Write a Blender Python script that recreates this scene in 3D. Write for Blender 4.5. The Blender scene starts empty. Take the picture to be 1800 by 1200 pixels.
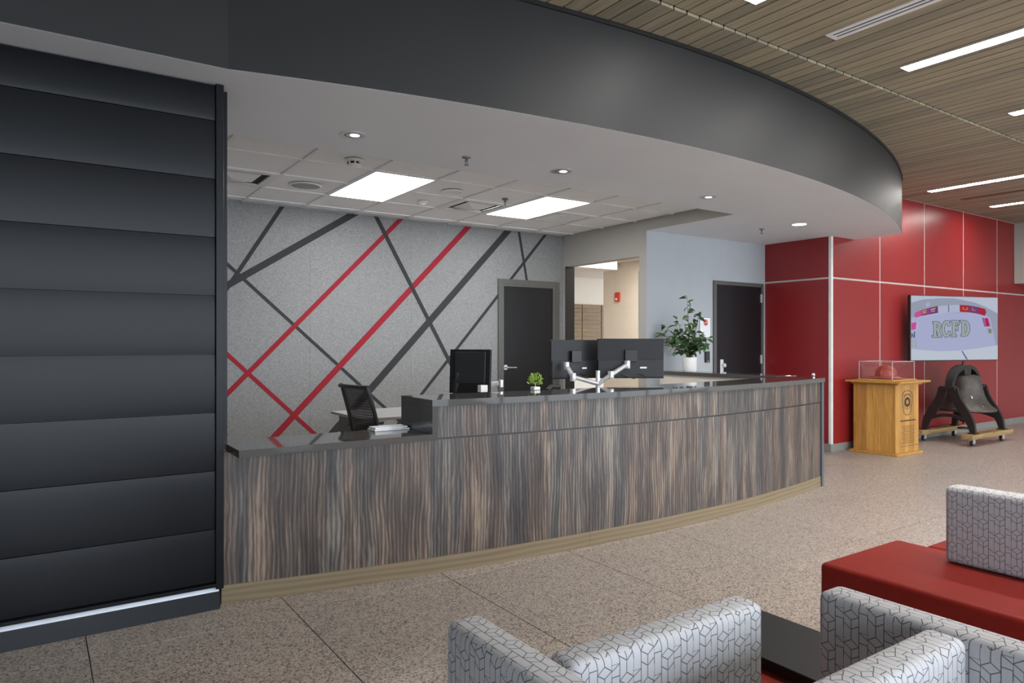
import bpy, bmesh, math, random
from mathutils import Vector, Matrix
random.seed(7)
SC = bpy.context.scene
COL = SC.collection
PI = math.pi

# ------------------------------------------------------------------ camera
CAM_Z, YAW = 1.39, math.radians(55.752)          # view direction measured from +X
FPX, HOR = 1229.5, 601.2                          # focal length and horizon row in a 1800x1200 frame
cam_d = bpy.data.cameras.new('camera')
cam = bpy.data.objects.new('camera', cam_d)
COL.objects.link(cam)
cam_d.sensor_fit = 'HORIZONTAL'
cam_d.sensor_width = 36.0
cam_d.lens = 36.0 * FPX / 1800.0
cam_d.shift_y = (HOR - 600.0) / 1800.0
cam_d.clip_start = 0.02
cam.location = (0, 0, CAM_Z)
cam.rotation_euler = (PI / 2, 0, YAW - PI / 2)
SC.camera = cam

# ------------------------------------------------------------------ world, daylight, exposure
wd = bpy.data.worlds.new('World')
SC.world = wd
wd.use_nodes = True
bgn = wd.node_tree.nodes['Background']
bgn.inputs[0].default_value = (0.80, 0.89, 1.0, 1)
bgn.inputs[1].default_value = 3.3
SC.view_settings.view_transform = 'Standard'
SC.view_settings.look = 'None'
SC.view_settings.exposure = 1.33
SC.view_settings.gamma = 1.0
SC.cycles.transparent_max_bounces = 24
SC.view_settings.use_curve_mapping = False
LED, PANEL, DOWN, CORR_FILL = 26.0, 7.2, 14.0, 18.0        # lamp strengths, last the added corridor fill (used by their own builders)

# ------------------------------------------------------------------ materials
MATS = {}
class NT:
    """tiny node helper"""
    def __init__(s, name):
        m = bpy.data.materials.new(name); m.use_nodes = True
        s.m = m; s.t = m.node_tree; s.n = s.t.nodes; s.b = s.n['Principled BSDF']; MATS[name] = m
    def new(s, typ, **kw):
        n = s.n.new(typ)
        for k, v in kw.items(): setattr(n, k, v)
        return n
    def lk(s, a, b): s.t.links.new(a, b)
    def put(s, sock, v):
        if isinstance(v, bpy.types.NodeSocket): s.lk(v, sock)
        else: sock.default_value = v
    def math(s, op, a, b=0.0, c=None):
        n = s.new('ShaderNodeMath', operation=op)
        s.put(n.inputs[0], a); s.put(n.inputs[1], b)
        if c is not None: s.put(n.inputs[2], c)
        return n.outputs[0]
    def mapping(s, coord, scale=(1, 1, 1), loc=(0, 0, 0)):
        n = s.new('ShaderNodeMapping')
        s.lk(coord, n.inputs[0]); n.inputs['Scale'].default_value = scale; n.inputs['Location'].default_value = loc
        return n.outputs[0]
    def noise(s, vec, scale, detail=4, rough=0.5, dist=0.0):
        n = s.new('ShaderNodeTexNoise')
        s.lk(vec, n.inputs['Vector']); n.inputs['Scale'].default_value = scale
        n.inputs['Detail'].default_value = detail; n.inputs['Roughness'].default_value = rough
        n.inputs['Distortion'].default_value = dist
        return n.outputs[0]
    def ramp(s, fac, stops, interp='LINEAR'):
        n = s.new('ShaderNodeValToRGB'); s.lk(fac, n.inputs[0])
        e = n.color_ramp.elements; n.color_ramp.interpolation = interp
        while len(e) < len(stops): e.new(0.5)
        for x, (p, c) in zip(e, stops):
            x.position = p; x.color = (c[0], c[1], c[2], 1)
        return n.outputs[0]
    def mix(s, fac, a, b, mode='MIX'):
        n = s.new('ShaderNodeMix', data_type='RGBA', blend_type=mode)
        s.put(n.inputs[0], fac)
        for k, v in ((6, a), (7, b)):
            s.put(n.inputs[k], v if isinstance(v, bpy.types.NodeSocket) else (v[0], v[1], v[2], 1))
        return n.outputs[2]
    def pos(s): return s.new('ShaderNodeNewGeometry').outputs['Position']
    def obj(s): return s.new('ShaderNodeTexCoord').outputs['Object']
    def uv(s): return s.new('ShaderNodeTexCoord').outputs['UV']
    def rnd(s): return s.new('ShaderNodeObjectInfo').outputs['Random']
    def bump(s, hgt, strength, dist=0.002):
        n = s.new('ShaderNodeBump'); s.lk(hgt, n.inputs['Height'])
        n.inputs['Strength'].default_value = strength; n.inputs['Distance'].default_value = dist
        s.lk(n.outputs[0], s.b.inputs['Normal'])
    def fin(s, col=None, rough=0.5, metal=0.0, spec=0.5):
        if col is not None:
            if isinstance(col, bpy.types.NodeSocket): s.lk(col, s.b.inputs['Base Color'])
            else: s.b.inputs['Base Color'].default_value = (col[0], col[1], col[2], 1)
        s.put(s.b.inputs['Roughness'], rough); s.b.inputs['Metallic'].default_value = metal
        s.b.inputs['Specular IOR Level'].default_value = spec
        return s.m

def plain(name, col, rough=0.5, metal=0.0, spec=0.5, var=0.06, vs=6.0):
    t = NT(name)
    n = t.noise(t.pos(), vs, 3)
    lo = [c * (1 - var) for c in col]; hi = [min(1, c * (1 + var)) for c in col]
    return t.fin(t.ramp(n, [(0.3, lo), (0.7, hi)]), rough, metal, spec)

def emit(name, col, strength):
    t = NT(name)
    t.b.inputs['Base Color'].default_value = (0.0, 0.0, 0.0, 1)
    t.b.inputs['Specular IOR Level'].default_value = 0.1
    t.b.inputs['Emission Color'].default_value = (*col, 1)
    t.b.inputs['Emission Strength'].default_value = strength
    t.b.inputs['Roughness'].default_value = 0.6
    return t.m

plain('soffit_paint', (0.79, 0.815, 0.85), 0.7, var=0.02, vs=1.5)
plain('fascia_paint', (0.029, 0.030, 0.031), 0.50, spec=0.26, var=0.10, vs=0.9)
plain('white_paint', (0.385, 0.41, 0.43), 0.6, var=0.02)
plain('beige_paint', (0.40, 0.385, 0.35), 0.6, var=0.02)
plain('cream_paint', (0.74, 0.685, 0.61), 0.6, var=0.02)
plain('acoustic_tile', (0.88, 0.89, 0.90), 0.85, var=0.02, vs=60)
plain('grid_metal', (0.82, 0.82, 0.82), 0.45, var=0.02)
plain('navy_panel', (0.006, 0.0070, 0.0092), 0.34, 0.0, 0.22, var=0.12, vs=2.0)
plain('navy_base', (0.010, 0.013, 0.018), 0.35, 0.0, 0.6)
plain('strip_painted_sheen', (0.80, 0.86, 0.95), 0.3, 0.0)  # bluish white stands in for window light reflected by the strip
plain('black_felt', (0.030, 0.031, 0.034), 0.9, var=0.2, vs=150)
plain('red_felt', (0.27, 0.010, 0.022), 0.9, var=0.15, vs=150)
plain('door_charcoal', (0.011, 0.011, 0.0125), 0.42, spec=0.25, var=0.08)
plain('door_plum', (0.009, 0.007, 0.0085), 0.45, spec=0.25, var=0.08)
plain('frame_grey', (0.085, 0.083, 0.078), 0.45)
plain('black_metal', (0.012, 0.012, 0.013), 0.4)
plain('black_plastic', (0.018, 0.018, 0.020), 0.5)
plain('grey_plastic', (0.022, 0.022, 0.024), 0.45, spec=0.3)
plain('monitor_shell', (0.011, 0.0115, 0.0135), 0.45, spec=0.3)
plain('steel', (0.62, 0.63, 0.65), 0.22, 1.0)
plain('silver', (0.66, 0.67, 0.69), 0.32, 0.55)
plain('white_plastic', (0.78, 0.78, 0.77), 0.4, var=0.02)
plain('pot_ceramic', (0.80, 0.79, 0.76), 0.3, var=0.02)
plain('post_steel', (0.085, 0.10, 0.12), 0.35)
plain('trim_metal', (0.55, 0.50, 0.45), 0.4, 0.0)
plain('trim_white', (0.70, 0.69, 0.66), 0.4)
plain('base_grey', (0.22, 0.21, 0.19), 0.6)
plain('red_panel', (0.235, 0.013, 0.015), 0.34, 0.0, 0.5, var=0.04, vs=2)
plain('desk_grey', (0.30, 0.295, 0.29), 0.4, var=0.02)
plain('vinyl_red', (0.215, 0.016, 0.011), 0.5, spec=0.16, var=0.06, vs=20)
plain('bell_iron', (0.055, 0.045, 0.038), 0.48, 0.15, var=0.3, vs=14)
plain('stand_iron', (0.018, 0.016, 0.015), 0.5, 0.2, var=0.2, vs=20)
plain('helmet_red', (0.34, 0.035, 0.025), 0.35, var=0.2, vs=25)
plain('helmet_trim', (0.32, 0.10, 0.05), 0.5)
plain('ink', (0.03, 0.022, 0.016), 0.7)
plain('ink_brown', (0.16, 0.075, 0.02), 0.7)
plain('vent_slot', (0.01, 0.01, 0.01), 0.8)
plain('vent_brown', (0.22, 0.12, 0.09), 0.6)
plain('plenum', (0.006, 0.006, 0.005), 0.9)
plain('grout', (0.10, 0.085, 0.072), 0.9)
plain('sign_white', (0.76, 0.78, 0.80), 0.5, var=0.01)
plain('sign_red', (0.62, 0.06, 0.06), 0.5)
plain('alarm_red', (0.60, 0.04, 0.02), 0.4)
plain('stem', (0.10, 0.075, 0.045), 0.7)
plain('bark_soil', (0.03, 0.02, 0.015), 0.9)
plain('pavement', (0.35, 0.35, 0.34), 0.9)
plain('black_table', (0.014, 0.015, 0.016), 0.45, spec=0.25)
plain('vent_white', (0.88, 0.90, 0.93), 0.5, var=0.01)
emit('led_white', (1.0, 0.95, 0.90), LED)
emit('panel_white', (1.0, 0.99, 0.97), PANEL)
emit('down_white', (1.0, 0.95, 0.88), DOWN)
emit('down_dim', (1.0, 0.97, 0.93), 1.0)

def leaf_mat(name, a, b):
    t = NT(name)
    t.fin(t.mix(t.rnd(), a, b), 0.4)
leaf_mat('leaf_dark', (0.022, 0.062, 0.026), (0.11, 0.21, 0.065))
leaf_mat('leaf_lime', (0.28, 0.42, 0.06), (0.42, 0.52, 0.13))
leaf_mat('leaf_dry', (0.30, 0.30, 0.20), (0.42, 0.40, 0.26))

def m_terrazzo():
    t = NT('terrazzo')
    p = t.pos()
    v = t.new('ShaderNodeTexVoronoi'); t.lk(p, v.inputs['Vector']); v.inputs['Scale'].default_value = 150
    sep = t.new('ShaderNodeSeparateColor'); t.lk(v.outputs['Color'], sep.inputs[0])
    c = t.ramp(sep.outputs[0], [(0.0, (0.085, 0.070, 0.062)), (0.13, (0.15, 0.125, 0.110)), (0.24, (0.30, 0.255, 0.224)),
                                (0.45, (0.42, 0.363, 0.320)), (0.75, (0.475, 0.418, 0.370)), (1.0, (0.58, 0.53, 0.48))])
    v2 = t.new('ShaderNodeTexVoronoi'); t.lk(p, v2.inputs['Vector']); v2.inputs['Scale'].default_value = 300
    sep2 = t.new('ShaderNodeSeparateColor'); t.lk(v2.outputs['Color'], sep2.inputs[0])
    c2 = t.ramp(sep2.outputs[1], [(0.0, (0.45, 0.42, 0.40)), (0.18, (0.8, 0.8, 0.8)), (1.0, (1.08, 1.06, 1.04))])
    c = t.mix(0.75, c, c2, 'MULTIPLY')
    g = t.ramp(t.rnd(), [(0, (0.95, 0.95, 0.95)), (1, (1.04, 1.03, 1.02))])
    t.fin(t.mix(1.0, c, g, 'MULTIPLY'), 0.38, spec=0.4)
m_terrazzo()

def m_felt():
    t = NT('grey_felt')
    p = t.pos()
    a = t.noise(t.mapping(p, (1, 1, 1.6)), 70, 4, 0.7, 1.6)
    b = t.noise(p, 200, 2, 0.6)
    k = t.math('ADD', t.math('MULTIPLY', a, 0.65), t.math('MULTIPLY', b, 0.35))
    t.fin(t.ramp(k, [(0.32, (0.095, 0.095, 0.097)), (0.46, (0.215, 0.215, 0.217)), (0.56, (0.29, 0.29, 0.29)), (0.70, (0.44, 0.436, 0.43))]), 0.95, spec=0.15)
m_felt()

def m_laminate():
    t = NT('walnut_laminate')          # uv in metres: along the face, up
    uv = t.uv()
    warp = t.noise(t.mapping(uv, (4, 1.6, 1)), 1.0, 3)
    off = t.new('ShaderNodeVectorMath', operation='MULTIPLY_ADD')
    cmb = t.new('ShaderNodeCombineXYZ'); t.lk(warp, cmb.inputs[0])
    t.lk(cmb.outputs[0], off.inputs[0]); off.inputs[1].default_value = (0.07, 0, 0); t.lk(uv, off.inputs[2])
    u2 = off.outputs[0]
    broad = t.noise(t.mapping(u2, (8, 0.9, 1)), 1.0, 5, 0.6, 0.3)
    mid = t.noise(t.mapping(u2, (26, 1.7, 1), (3, 1, 0)), 1.0, 6, 0.68, 0.9)
    fine = t.noise(t.mapping(u2, (120, 5.0, 1)), 1.0, 4, 0.7, 0.3)
    w = t.new('ShaderNodeTexWave', wave_type='RINGS', rings_direction='Z')
    t.lk(t.mapping(u2, (4.2, 0.50, 1), (0.3, -0.2, 0)), w.inputs['Vector'])
    w.inputs['Scale'].default_value = 3.2; w.inputs['Distortion'].default_value = 5.0; w.inputs['Detail'].default_value = 4; w.inputs['Detail Scale'].default_value = 1.6
    k = t.math('ADD', t.math('MULTIPLY', broad, 0.40), t.math('MULTIPLY', mid, 0.38))
    k = t.math('ADD', k, t.math('MULTIPLY', fine, 0.13))
    k = t.math('ADD', k, t.math('MULTIPLY', w.outputs['Fac'], 0.09))
    c = t.ramp(k, [(0.36, (0.026, 0.022, 0.022)), (0.44, (0.052, 0.043, 0.040)), (0.50, (0.083, 0.067, 0.058)),
                   (0.545, (0.145, 0.115, 0.095)), (0.60, (0.23, 0.185, 0.145)), (0.68, (0.34, 0.28, 0.22))])
    tint = t.ramp(t.noise(t.mapping(u2, (6, 0.35, 1), (9, 4, 0)), 1.0, 2), [(0.42, (0.82, 0.92, 1.0)), (0.55, (1.08, 0.98, 0.90))])
    t.fin(t.mix(0.8, c, tint, 'MULTIPLY'), 0.42, spec=0.4)
    t.bump(fine, 0.15, 0.001)
m_laminate()

def m_oakstrip():
    t = NT('oak_plinth')
    uv = t.uv()
    a = t.noise(t.mapping(uv, (2.2, 30, 1)), 1.0, 4, 0.55, 1.5)
    w = t.new('ShaderNodeTexWave', wave_type='BANDS', bands_direction='Y')
    t.lk(t.mapping(uv, (0.9, 7, 1)), w.inputs['Vector']); w.inputs['Scale'].default_value = 1.3
    w.inputs['Distortion'].default_value = 7; w.inputs['Detail'].default_value = 2; w.inputs['Detail Scale'].default_value = 0.6
    k = t.math('ADD', t.math('MULTIPLY', a, 0.55), t.math('MULTIPLY', w.outputs['Fac'], 0.45))
    t.fin(t.ramp(k, [(0.2, (0.165, 0.122, 0.068)), (0.5, (0.205, 0.155, 0.090)), (0.8, (0.235, 0.182, 0.108))]), 0.5)
m_oakstrip()

def m_slat():
    t = NT('slat_wood')
    o = t.pos()
    a = t.noise(t.mapping(o, (45, 1.2, 45)), 1.0, 4, 0.6, 0.6)
    c = t.ramp(a, [(0.3, (0.28, 0.250, 0.180)), (0.55, (0.37, 0.335, 0.250)), (0.75, (0.45, 0.41, 0.31))])
    g = t.ramp(t.rnd(), [(0, (0.78, 0.80, 0.80)), (0.5, (1, 0.99, 0.97)), (1, (1.15, 1.12, 1.02))])
    t.fin(t.mix(1.0, c, g, 'MULTIPLY'), 0.55)
m_slat()

def m_podium():
    t = NT('podium_oak')
    o = t.pos()
    a = t.noise(t.mapping(o, (60, 60, 3)), 1.0, 4, 0.6, 0.8)
    c = t.ramp(a, [(0.3, (0.33, 0.155, 0.028)), (0.5, (0.46, 0.235, 0.050)), (0.72, (0.56, 0.315, 0.085))])
    g = t.ramp(t.rnd(), [(0, (0.80, 0.74, 0.66)), (0.5, (0.97, 0.95, 0.92)), (1, (1.12, 1.10, 1.08))])
    t.fin(t.mix(1.0, c, g, 'MULTIPLY'), 0.4)
m_podium()

def m_skid():
    t = NT('skid_pine')
    a = t.noise(t.mapping(t.pos(), (3, 40, 40)), 1.0, 4, 0.6, 0.5)
    t.fin(t.ramp(a, [(0.3, (0.20, 0.12, 0.045)), (0.6, (0.38, 0.25, 0.10))]), 0.6)
m_skid()

def m_locker():
    t = NT('locker_wood')
    a = t.noise(t.mapping(t.pos(), (4, 4, 60)), 1.0, 3, 0.6, 0.5)
    t.fin(t.ramp(a, [(0.3, (0.17, 0.105, 0.045)), (0.7, (0.25, 0.16, 0.075))]), 0.5)
m_locker()

def m_quartz():
    t = NT('quartz')
    n = t.noise(t.pos(), 420, 2, 0.6)
    t.fin(t.ramp(n, [(0.35, (0.066, 0.064, 0.061)), (0.6, (0.086, 0.084, 0.080)), (0.75, (0.12, 0.117, 0.112))]), 0.035)
    t.b.inputs['IOR'].default_value = 1.5
m_quartz()

def m_fabric():
    t = NT('geometric_fabric')          # uv in metres
    sep = t.new('ShaderNodeSeparateXYZ'); t.lk(t.uv(), sep.inputs[0])
    p, q = 0.060, 0.072
    a = t.math('DIVIDE', sep.outputs[0], p)
    colm = t.math('FLOOR', a)
    x = t.math('FRACT', a)
    y = t.math('FRACT', t.math('ADD', t.math('ADD', t.math('DIVIDE', sep.outputs[1], q), t.math('MULTIPLY', colm, 0.36)), 50.0))
    segs = [((0, 0), (0, .66)), ((.36, 0), (.36, .66)), ((0, .66), (.36, .66)), ((0, 0), (.36, 0)), ((1, 0), (1, .66)),
            ((.36, .50), (.68, .68)), ((.68, .68), (1, .50)), ((.36, .20), (.68, .02)), ((.68, .02), (1, .20)), ((.68, .34), (1, .50)), ((.68, .34), (.68, .02)), ((.36, .50), (.68, .34)),
            ((.68, .68), (.68, 1.02)), ((.0, .84), (.36, 1.0)), ((.36, .66), (.36, 1.0))]
    d = t.math('ADD', t.math('MULTIPLY', x, 0.0), 1.0)
    xm, ym = t.math('MULTIPLY', x, p), t.math('MULTIPLY', y, q)
    for (x0, y0), (x1, y1) in segs:
        ax, ay, bx, by = x0 * p, y0 * q, (x1 - x0) * p, (y1 - y0) * q
        L2 = bx * bx + by * by
        px, py = t.math('SUBTRACT', xm, ax), t.math('SUBTRACT', ym, ay)
        h = t.math('ADD', t.math('MULTIPLY', px, bx / L2), t.math('MULTIPLY', py, by / L2))
        n = t.new('ShaderNodeClamp'); t.lk(h, n.inputs[0]); h = n.outputs[0]
        dx = t.math('SUBTRACT', px, t.math('MULTIPLY', h, bx)); dy = t.math('SUBTRACT', py, t.math('MULTIPLY', h, by))
        d = t.math('MINIMUM', d, t.math('SQRT', t.math('ADD', t.math('MULTIPLY', dx, dx), t.math('MULTIPLY', dy, dy))))
    k = t.new('ShaderNodeMapRange'); t.lk(d, k.inputs[0])
    k.inputs[1].default_value = 0.00065; k.inputs[2].default_value = 0.00135
    weave = t.noise(t.mapping(t.uv(), (900, 900, 1)), 1.0, 1)
    base = t.ramp(weave, [(0.3, (0.46, 0.46, 0.475)), (0.7, (0.54, 0.54, 0.555))])
    t.fin(t.mix(k.outputs[0], (0.10, 0.10, 0.11), base), 0.75, spec=0.25)
m_fabric()

def m_mesh():
    t = NT('chair_mesh')
    t.fin((0.012, 0.012, 0.013), 0.6)
    t.b.inputs['Alpha'].default_value = 0.88
m_mesh()
def m_acrylic():
    t = NT('acrylic')
    tr = t.new('ShaderNodeBsdfTransparent'); gl = t.new('ShaderNodeBsdfGlossy'); gl.inputs['Roughness'].default_value = 0.05
    tr.inputs[0].default_value = (0.985, 0.985, 0.985, 1)
    mx = t.new('ShaderNodeMixShader')
    mx.inputs[0].default_value = 0.045; t.lk(tr.outputs[0], mx.inputs[1]); t.lk(gl.outputs[0], mx.inputs[2])
    t.lk(mx.outputs[0], t.n['Material Output'].inputs[0])
m_acrylic()
plain('acrylic_edge', (0.45, 0.42, 0.42), 0.3)

# ------------------------------------------------------------------ mesh helpers
class MB:
    def __init__(s): s.v = []; s.f = []; s.uv = []
    def face(s, pts, uv=None):
        i = len(s.v); s.v += [tuple(p) for p in pts]; s.f.append(tuple(range(i, i + len(pts)))); s.uv.append(uv); return s
    def box(s, x0, y0, z0, x1, y1, z1):
        i = len(s.v)
        s.v += [(x0, y0, z0), (x1, y0, z0), (x1, y1, z0), (x0, y1, z0), (x0, y0, z1), (x1, y0, z1), (x1, y1, z1), (x0, y1, z1)]
        for q in ((0, 3, 2, 1), (4, 5, 6, 7), (0, 1, 5, 4), (1, 2, 6, 5), (2, 3, 7, 6), (3, 0, 4, 7)):
            s.f.append(tuple(i + k for k in q)); s.uv.append(None)
        return s
    def prism(s, poly, z0, z1, tr=lambda x, y, z: (x, y, z)):
        """extrude a 2-d outline; tr maps (x, y, z) to world"""
        n = len(poly); i = len(s.v)
        s.v += [tr(x, y, z0) for x, y in poly] + [tr(x, y, z1) for x, y in poly]
        s.f.append(tuple(i + k for k in reversed(range(n)))); s.f.append(tuple(i + n + k for k in range(n))); s.uv += [None, None]
        for k in range(n):
            l = (k + 1) % n
            s.f.append((i + k, i + l, i + n + l, i + n + k)); s.uv.append(None)
        return s
    def cyl(s, p0, p1, r0, r1=None, n=16, cap=True):
        r1 = r0 if r1 is None else r1
        p0, p1 = Vector(p0), Vector(p1); d = (p1 - p0).normalized()
        a = d.orthogonal().normalized(); b = d.cross(a); i = len(s.v)
        for p, r in ((p0, r0), (p1, r1)):
            for k in range(n):
                t = 2 * PI * k / n; s.v.append(tuple(p + a * (r * math.cos(t)) + b * (r * math.sin(t))))
        for k in range(n):
            l = (k + 1) % n; s.f.append((i + k, i + l, i + n + l, i + n + k)); s.uv.append(None)
        if cap:
            s.f.append(tuple(i + k for k in reversed(range(n)))); s.f.append(tuple(i + n + k for k in range(n))); s.uv += [None, None]
        return s
    def lathe(s, prof, c=(0, 0, 0), n=28, sx=1.0, sy=1.0):
        i = len(s.v); m = len(prof)
        for r, z in prof:
            for k in range(n):
                t = 2 * PI * k / n; s.v.append((c[0] + r * sx * math.cos(t), c[1] + r * sy * math.sin(t), c[2] + z))
        for j in range(m - 1):
            for k in range(n):
                l = (k + 1) % n; s.f.append((i + j * n + k, i + j * n + l, i + (j + 1) * n + l, i + (j + 1) * n + k)); s.uv.append(None)
        s.f.append(tuple(i + k for k in reversed(range(n)))); s.f.append(tuple(i + (m - 1) * n + k for k in range(n))); s.uv += [None, None]
        return s
    def tube(s, pts, r, n=10, flat=1.0, up=(0, 0, 1)):
        """tube along a path; r may be a list; flat squeezes it along its second axis"""
        P = [Vector(p) for p in pts]; i = len(s.v); m = len(P)
        R = r if isinstance(r, (list, tuple)) else [r] * m
        for j, p in enumerate(P):
            d = (P[min(j + 1, m - 1)] - P[max(j - 1, 0)]).normalized()
            a = Vector(up).cross(d)
            a = a.normalized() if a.length > 1e-4 else d.orthogonal().normalized()
            b = d.cross(a)
            for k in range(n):
                t = 2 * PI * k / n; s.v.append(tuple(p + a * (R[j] * math.cos(t)) + b * (R[j] * flat * math.sin(t))))
        for j in range(m - 1):
            for k in range(n):
                l = (k + 1) % n; s.f.append((i + j * n + k, i + j * n + l, i + (j + 1) * n + l, i + (j + 1) * n + k)); s.uv.append(None)
        s.f.append(tuple(i + k for k in reversed(range(n)))); s.f.append(tuple(i + (m - 1) * n + k for k in range(n))); s.uv += [None, None]
        return s
    def mesh(s, name, mat, bevel=0.0, seg=2, smooth=False, boxuv=False):
        me = bpy.data.meshes.new(name)
        me.from_pydata(s.v, [], s.f)
        if any(u is not None for u in s.uv):
            L = me.uv_layers.new(name='UVMap')
            for pl, u in zip(me.polygons, s.uv):
                if u is not None:
                    for li, c in zip(pl.loop_indices, u): L.data[li].uv = c
        bm = bmesh.new(); bm.from_mesh(me)
        bmesh.ops.recalc_face_normals(bm, faces=bm.faces)
        if bevel > 0:
            ed = [e for e in bm.edges if len(e.link_faces) == 2 and e.calc_face_angle(0) > 0.6]
            bmesh.ops.bevel(bm, geom=ed, offset=bevel, segments=seg, profile=0.5, affect='EDGES')
        if boxuv:
            L = bm.loops.layers.uv.verify()
            for fc in bm.faces:
                n = fc.normal; ax = max(range(3), key=lambda k: abs(n[k]))
                for lp in fc.loops:
                    c = lp.vert.co
                    lp[L].uv = (c.y, c.z) if ax == 0 else (c.x, c.z) if ax == 1 else (c.x, c.y)
        bm.to_mesh(me); bm.free()
        me.materials.append(MATS[mat])
        if smooth:
            for pl in me.polygons: pl.use_smooth = True
            try: me.set_sharp_from_angle(angle=math.radians(40))
            except Exception: pass
        return me
    def build(s, name, mat, parent=None, **kw):
        o = bpy.data.objects.new(name, s.mesh(name, mat, **kw)); COL.objects.link(o)
        if parent: attach(o, parent)
        return o

def attach(o, parent):
    o.parent = parent
    m = Matrix.LocRotScale(parent.location, parent.rotation_euler, parent.scale)
    o.matrix_parent_inverse = m.inverted()
def tag(o, label, cat, group=None):
    o['label'] = label; o['category'] = cat
    if group: o['group'] = group
    return o
def thing(name, loc, label, cat, group=None, rz=0.0):
    o = bpy.data.objects.new(name, None); COL.objects.link(o); o.location = loc; o.rotation_euler = (0, 0, rz)
    o.empty_display_size = 0.1
    return tag(o, label, cat, group)
def local(o, parent):            # part modelled in its thing's own axes
    o.parent = parent; return o
def struct(o, label, cat='structure'):
    o['kind'] = 'structure'; o['label'] = label; o['category'] = cat; return o
def placed(name, me, loc, parent=None, scale=(1, 1, 1), rot=(0, 0, 0)):
    o = bpy.data.objects.new(name, me); COL.objects.link(o); o.location = loc; o.scale = scale; o.rotation_euler = rot
    if parent: o.parent = parent
    return o

# ================================================================== THE SETTING
ZS, ZA, ZC = 2.728, 2.849, 3.408          # soffit, tile ceiling and slat ceiling heights
YD, YW, XR, YR, YF, XC = 3.869, 6.0, 8.298, 5.03, 7.592, 6.028
X_MIN, X_MAX, Y_MIN = -3.2, 16.5, -4.6
unit = MB().box(-.5, -.5, -.5, .5, .5, .5)

# ---- floor: terrazzo slabs with open joints
fl = struct(MB().box(X_MIN, Y_MIN, -0.06, X_MAX, 10.6, -0.004).build('floor', 'grout'), 'speckled beige terrazzo floor of large square slabs', 'floor')
TP = 0.9105
tile_me = MB().box(-TP / 2 + .0022, -TP / 2 + .0022, -0.03, TP / 2 - .0022, TP / 2 - .0022, 0).mesh('tile', 'terrazzo', bevel=0.0012, seg=1)
ix0, iy0 = 1.105 - TP / 2, 2.690 - TP / 2
for i in range(-4, 17):
    for j in range(-7, 8):
        x, y = 1.105 + TP * (i + .5), 2.690 + TP * (j + .5)
        if x + TP / 2 > X_MAX or y - TP / 2 < Y_MIN - .5 or (y > 5.6 and x > 9.5): continue
        placed('tile', tile_me, (x, y, 0), fl)
struct(MB().box(-14, -22, -0.30, 30, Y_MIN, -0.06).build('floor', 'pavement'), 'plain grey pavement outside the glazed front', 'pavement')

# ---- dark panelled wall at the left
wl = struct(MB().box(X_MIN, YD + 0.02, 0, 0.80, 4.22, ZS).build('wall_left', 'navy_panel'), 'dark navy wall of horizontal bowed metal panels', 'wall')
zj = [0.420 + 0.3025 * k for k in range(8)]
edges = [0.146] + zj + [ZS - 0.005]
for z0, z1 in zip(edges[:-1], edges[1:]):
    mb = MB(); n = 14; g = 0.002; xs = (X_MIN, -1.2, 0.768)
    pts = []
    for k in range(n + 1):
        s = k / n; z = z0 + g + (z1 - z0 - 2 * g) * s
        e = 1 - (2 * s - 1) ** 2
        pts.append((YD - 0.002 - 0.0045 * e ** 0.8, z))
    out = [(YD + 0.02, z0 + g)] + pts + [(YD + 0.02, z1 - g)]
    mb.prism(out, X_MIN, 0.768, lambda a, b, c: (c, a, b))
    mb.build('panel', 'navy_panel', wl, smooth=True)
MB().box(0.770, YD - 0.022, 0.112, 0.808, YD + 0.02, ZS - 0.003).build('stile', 'navy_panel', wl, bevel=0.002)
MB().box(X_MIN, YD - 0.022, 0.124, 0.770, YD + 0.02, 0.142).build('rail', 'navy_panel', wl, bevel=0.002)
MB().box(X_MIN, YD + 0.002, 0, 0.792, YD + 0.02, 0.100).build('base', 'navy_base', wl)
MB().prism([(YD - 0.016, 0.100), (YD + 0.02, 0.100), (YD + 0.02, 0.118), (YD - 0.004, 0.118)], X_MIN, 0.785, lambda a, b, c: (c, a, b)).build('metal_strip', 'strip_painted_sheen', wl)  # angled strip, its reflected brightness painted into the colour
MB().box(0.800, 3.945, 0.845, 0.846, 4.20, ZS - 0.003).build('jamb', 'navy_panel', wl, bevel=0.002)

# ---- curved counter and soffit plans (one family of arcs)
CX, CY = 3.62, 16.58
def counter_y(x, r): return CY - math.sqrt(r * r - (x - CX) ** 2)
FX, FY, FR = 3.76, 14.93, 11.665
def fascia_y(x):
    y = FY - math.sqrt(FR * FR - (x - FX) ** 2)
    y -= 0.035 * max(0.0, 1 - (x - 0.78) / 1.8)
    return min(3.617, y) if x < FX else y
XE = 8.856
fx = [X_MIN, -1.0, 0.4] + [0.78 + (XE - 0.78) * (k / 150) for k in range(151)]
fpts = [(x, fascia_y(x)) for x in fx]

# soffit slab: front strip and the lobe in front of the rear wall
mb = MB()
front = [(x, y + .0015) for x, y in fpts[:-1]] + [(XE - .0015, fpts[-1][1] + .0015), (XE - .0015, 4.747), (X_MIN, 4.747)]
lobe = [(6.050, 4.747), (XE - .0015, 4.747), (XE - .0015, YR), (XR, YR), (XR, YW + .1), (6.050, YW + .1)]
mb.prism(front, ZS, ZS + 0.35); mb.prism(lobe, ZS, ZS + 0.35)
struct(mb.build('ceiling', 'soffit_paint'), 'smooth grey-white plaster soffit with a curved front edge', 'ceiling')

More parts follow.
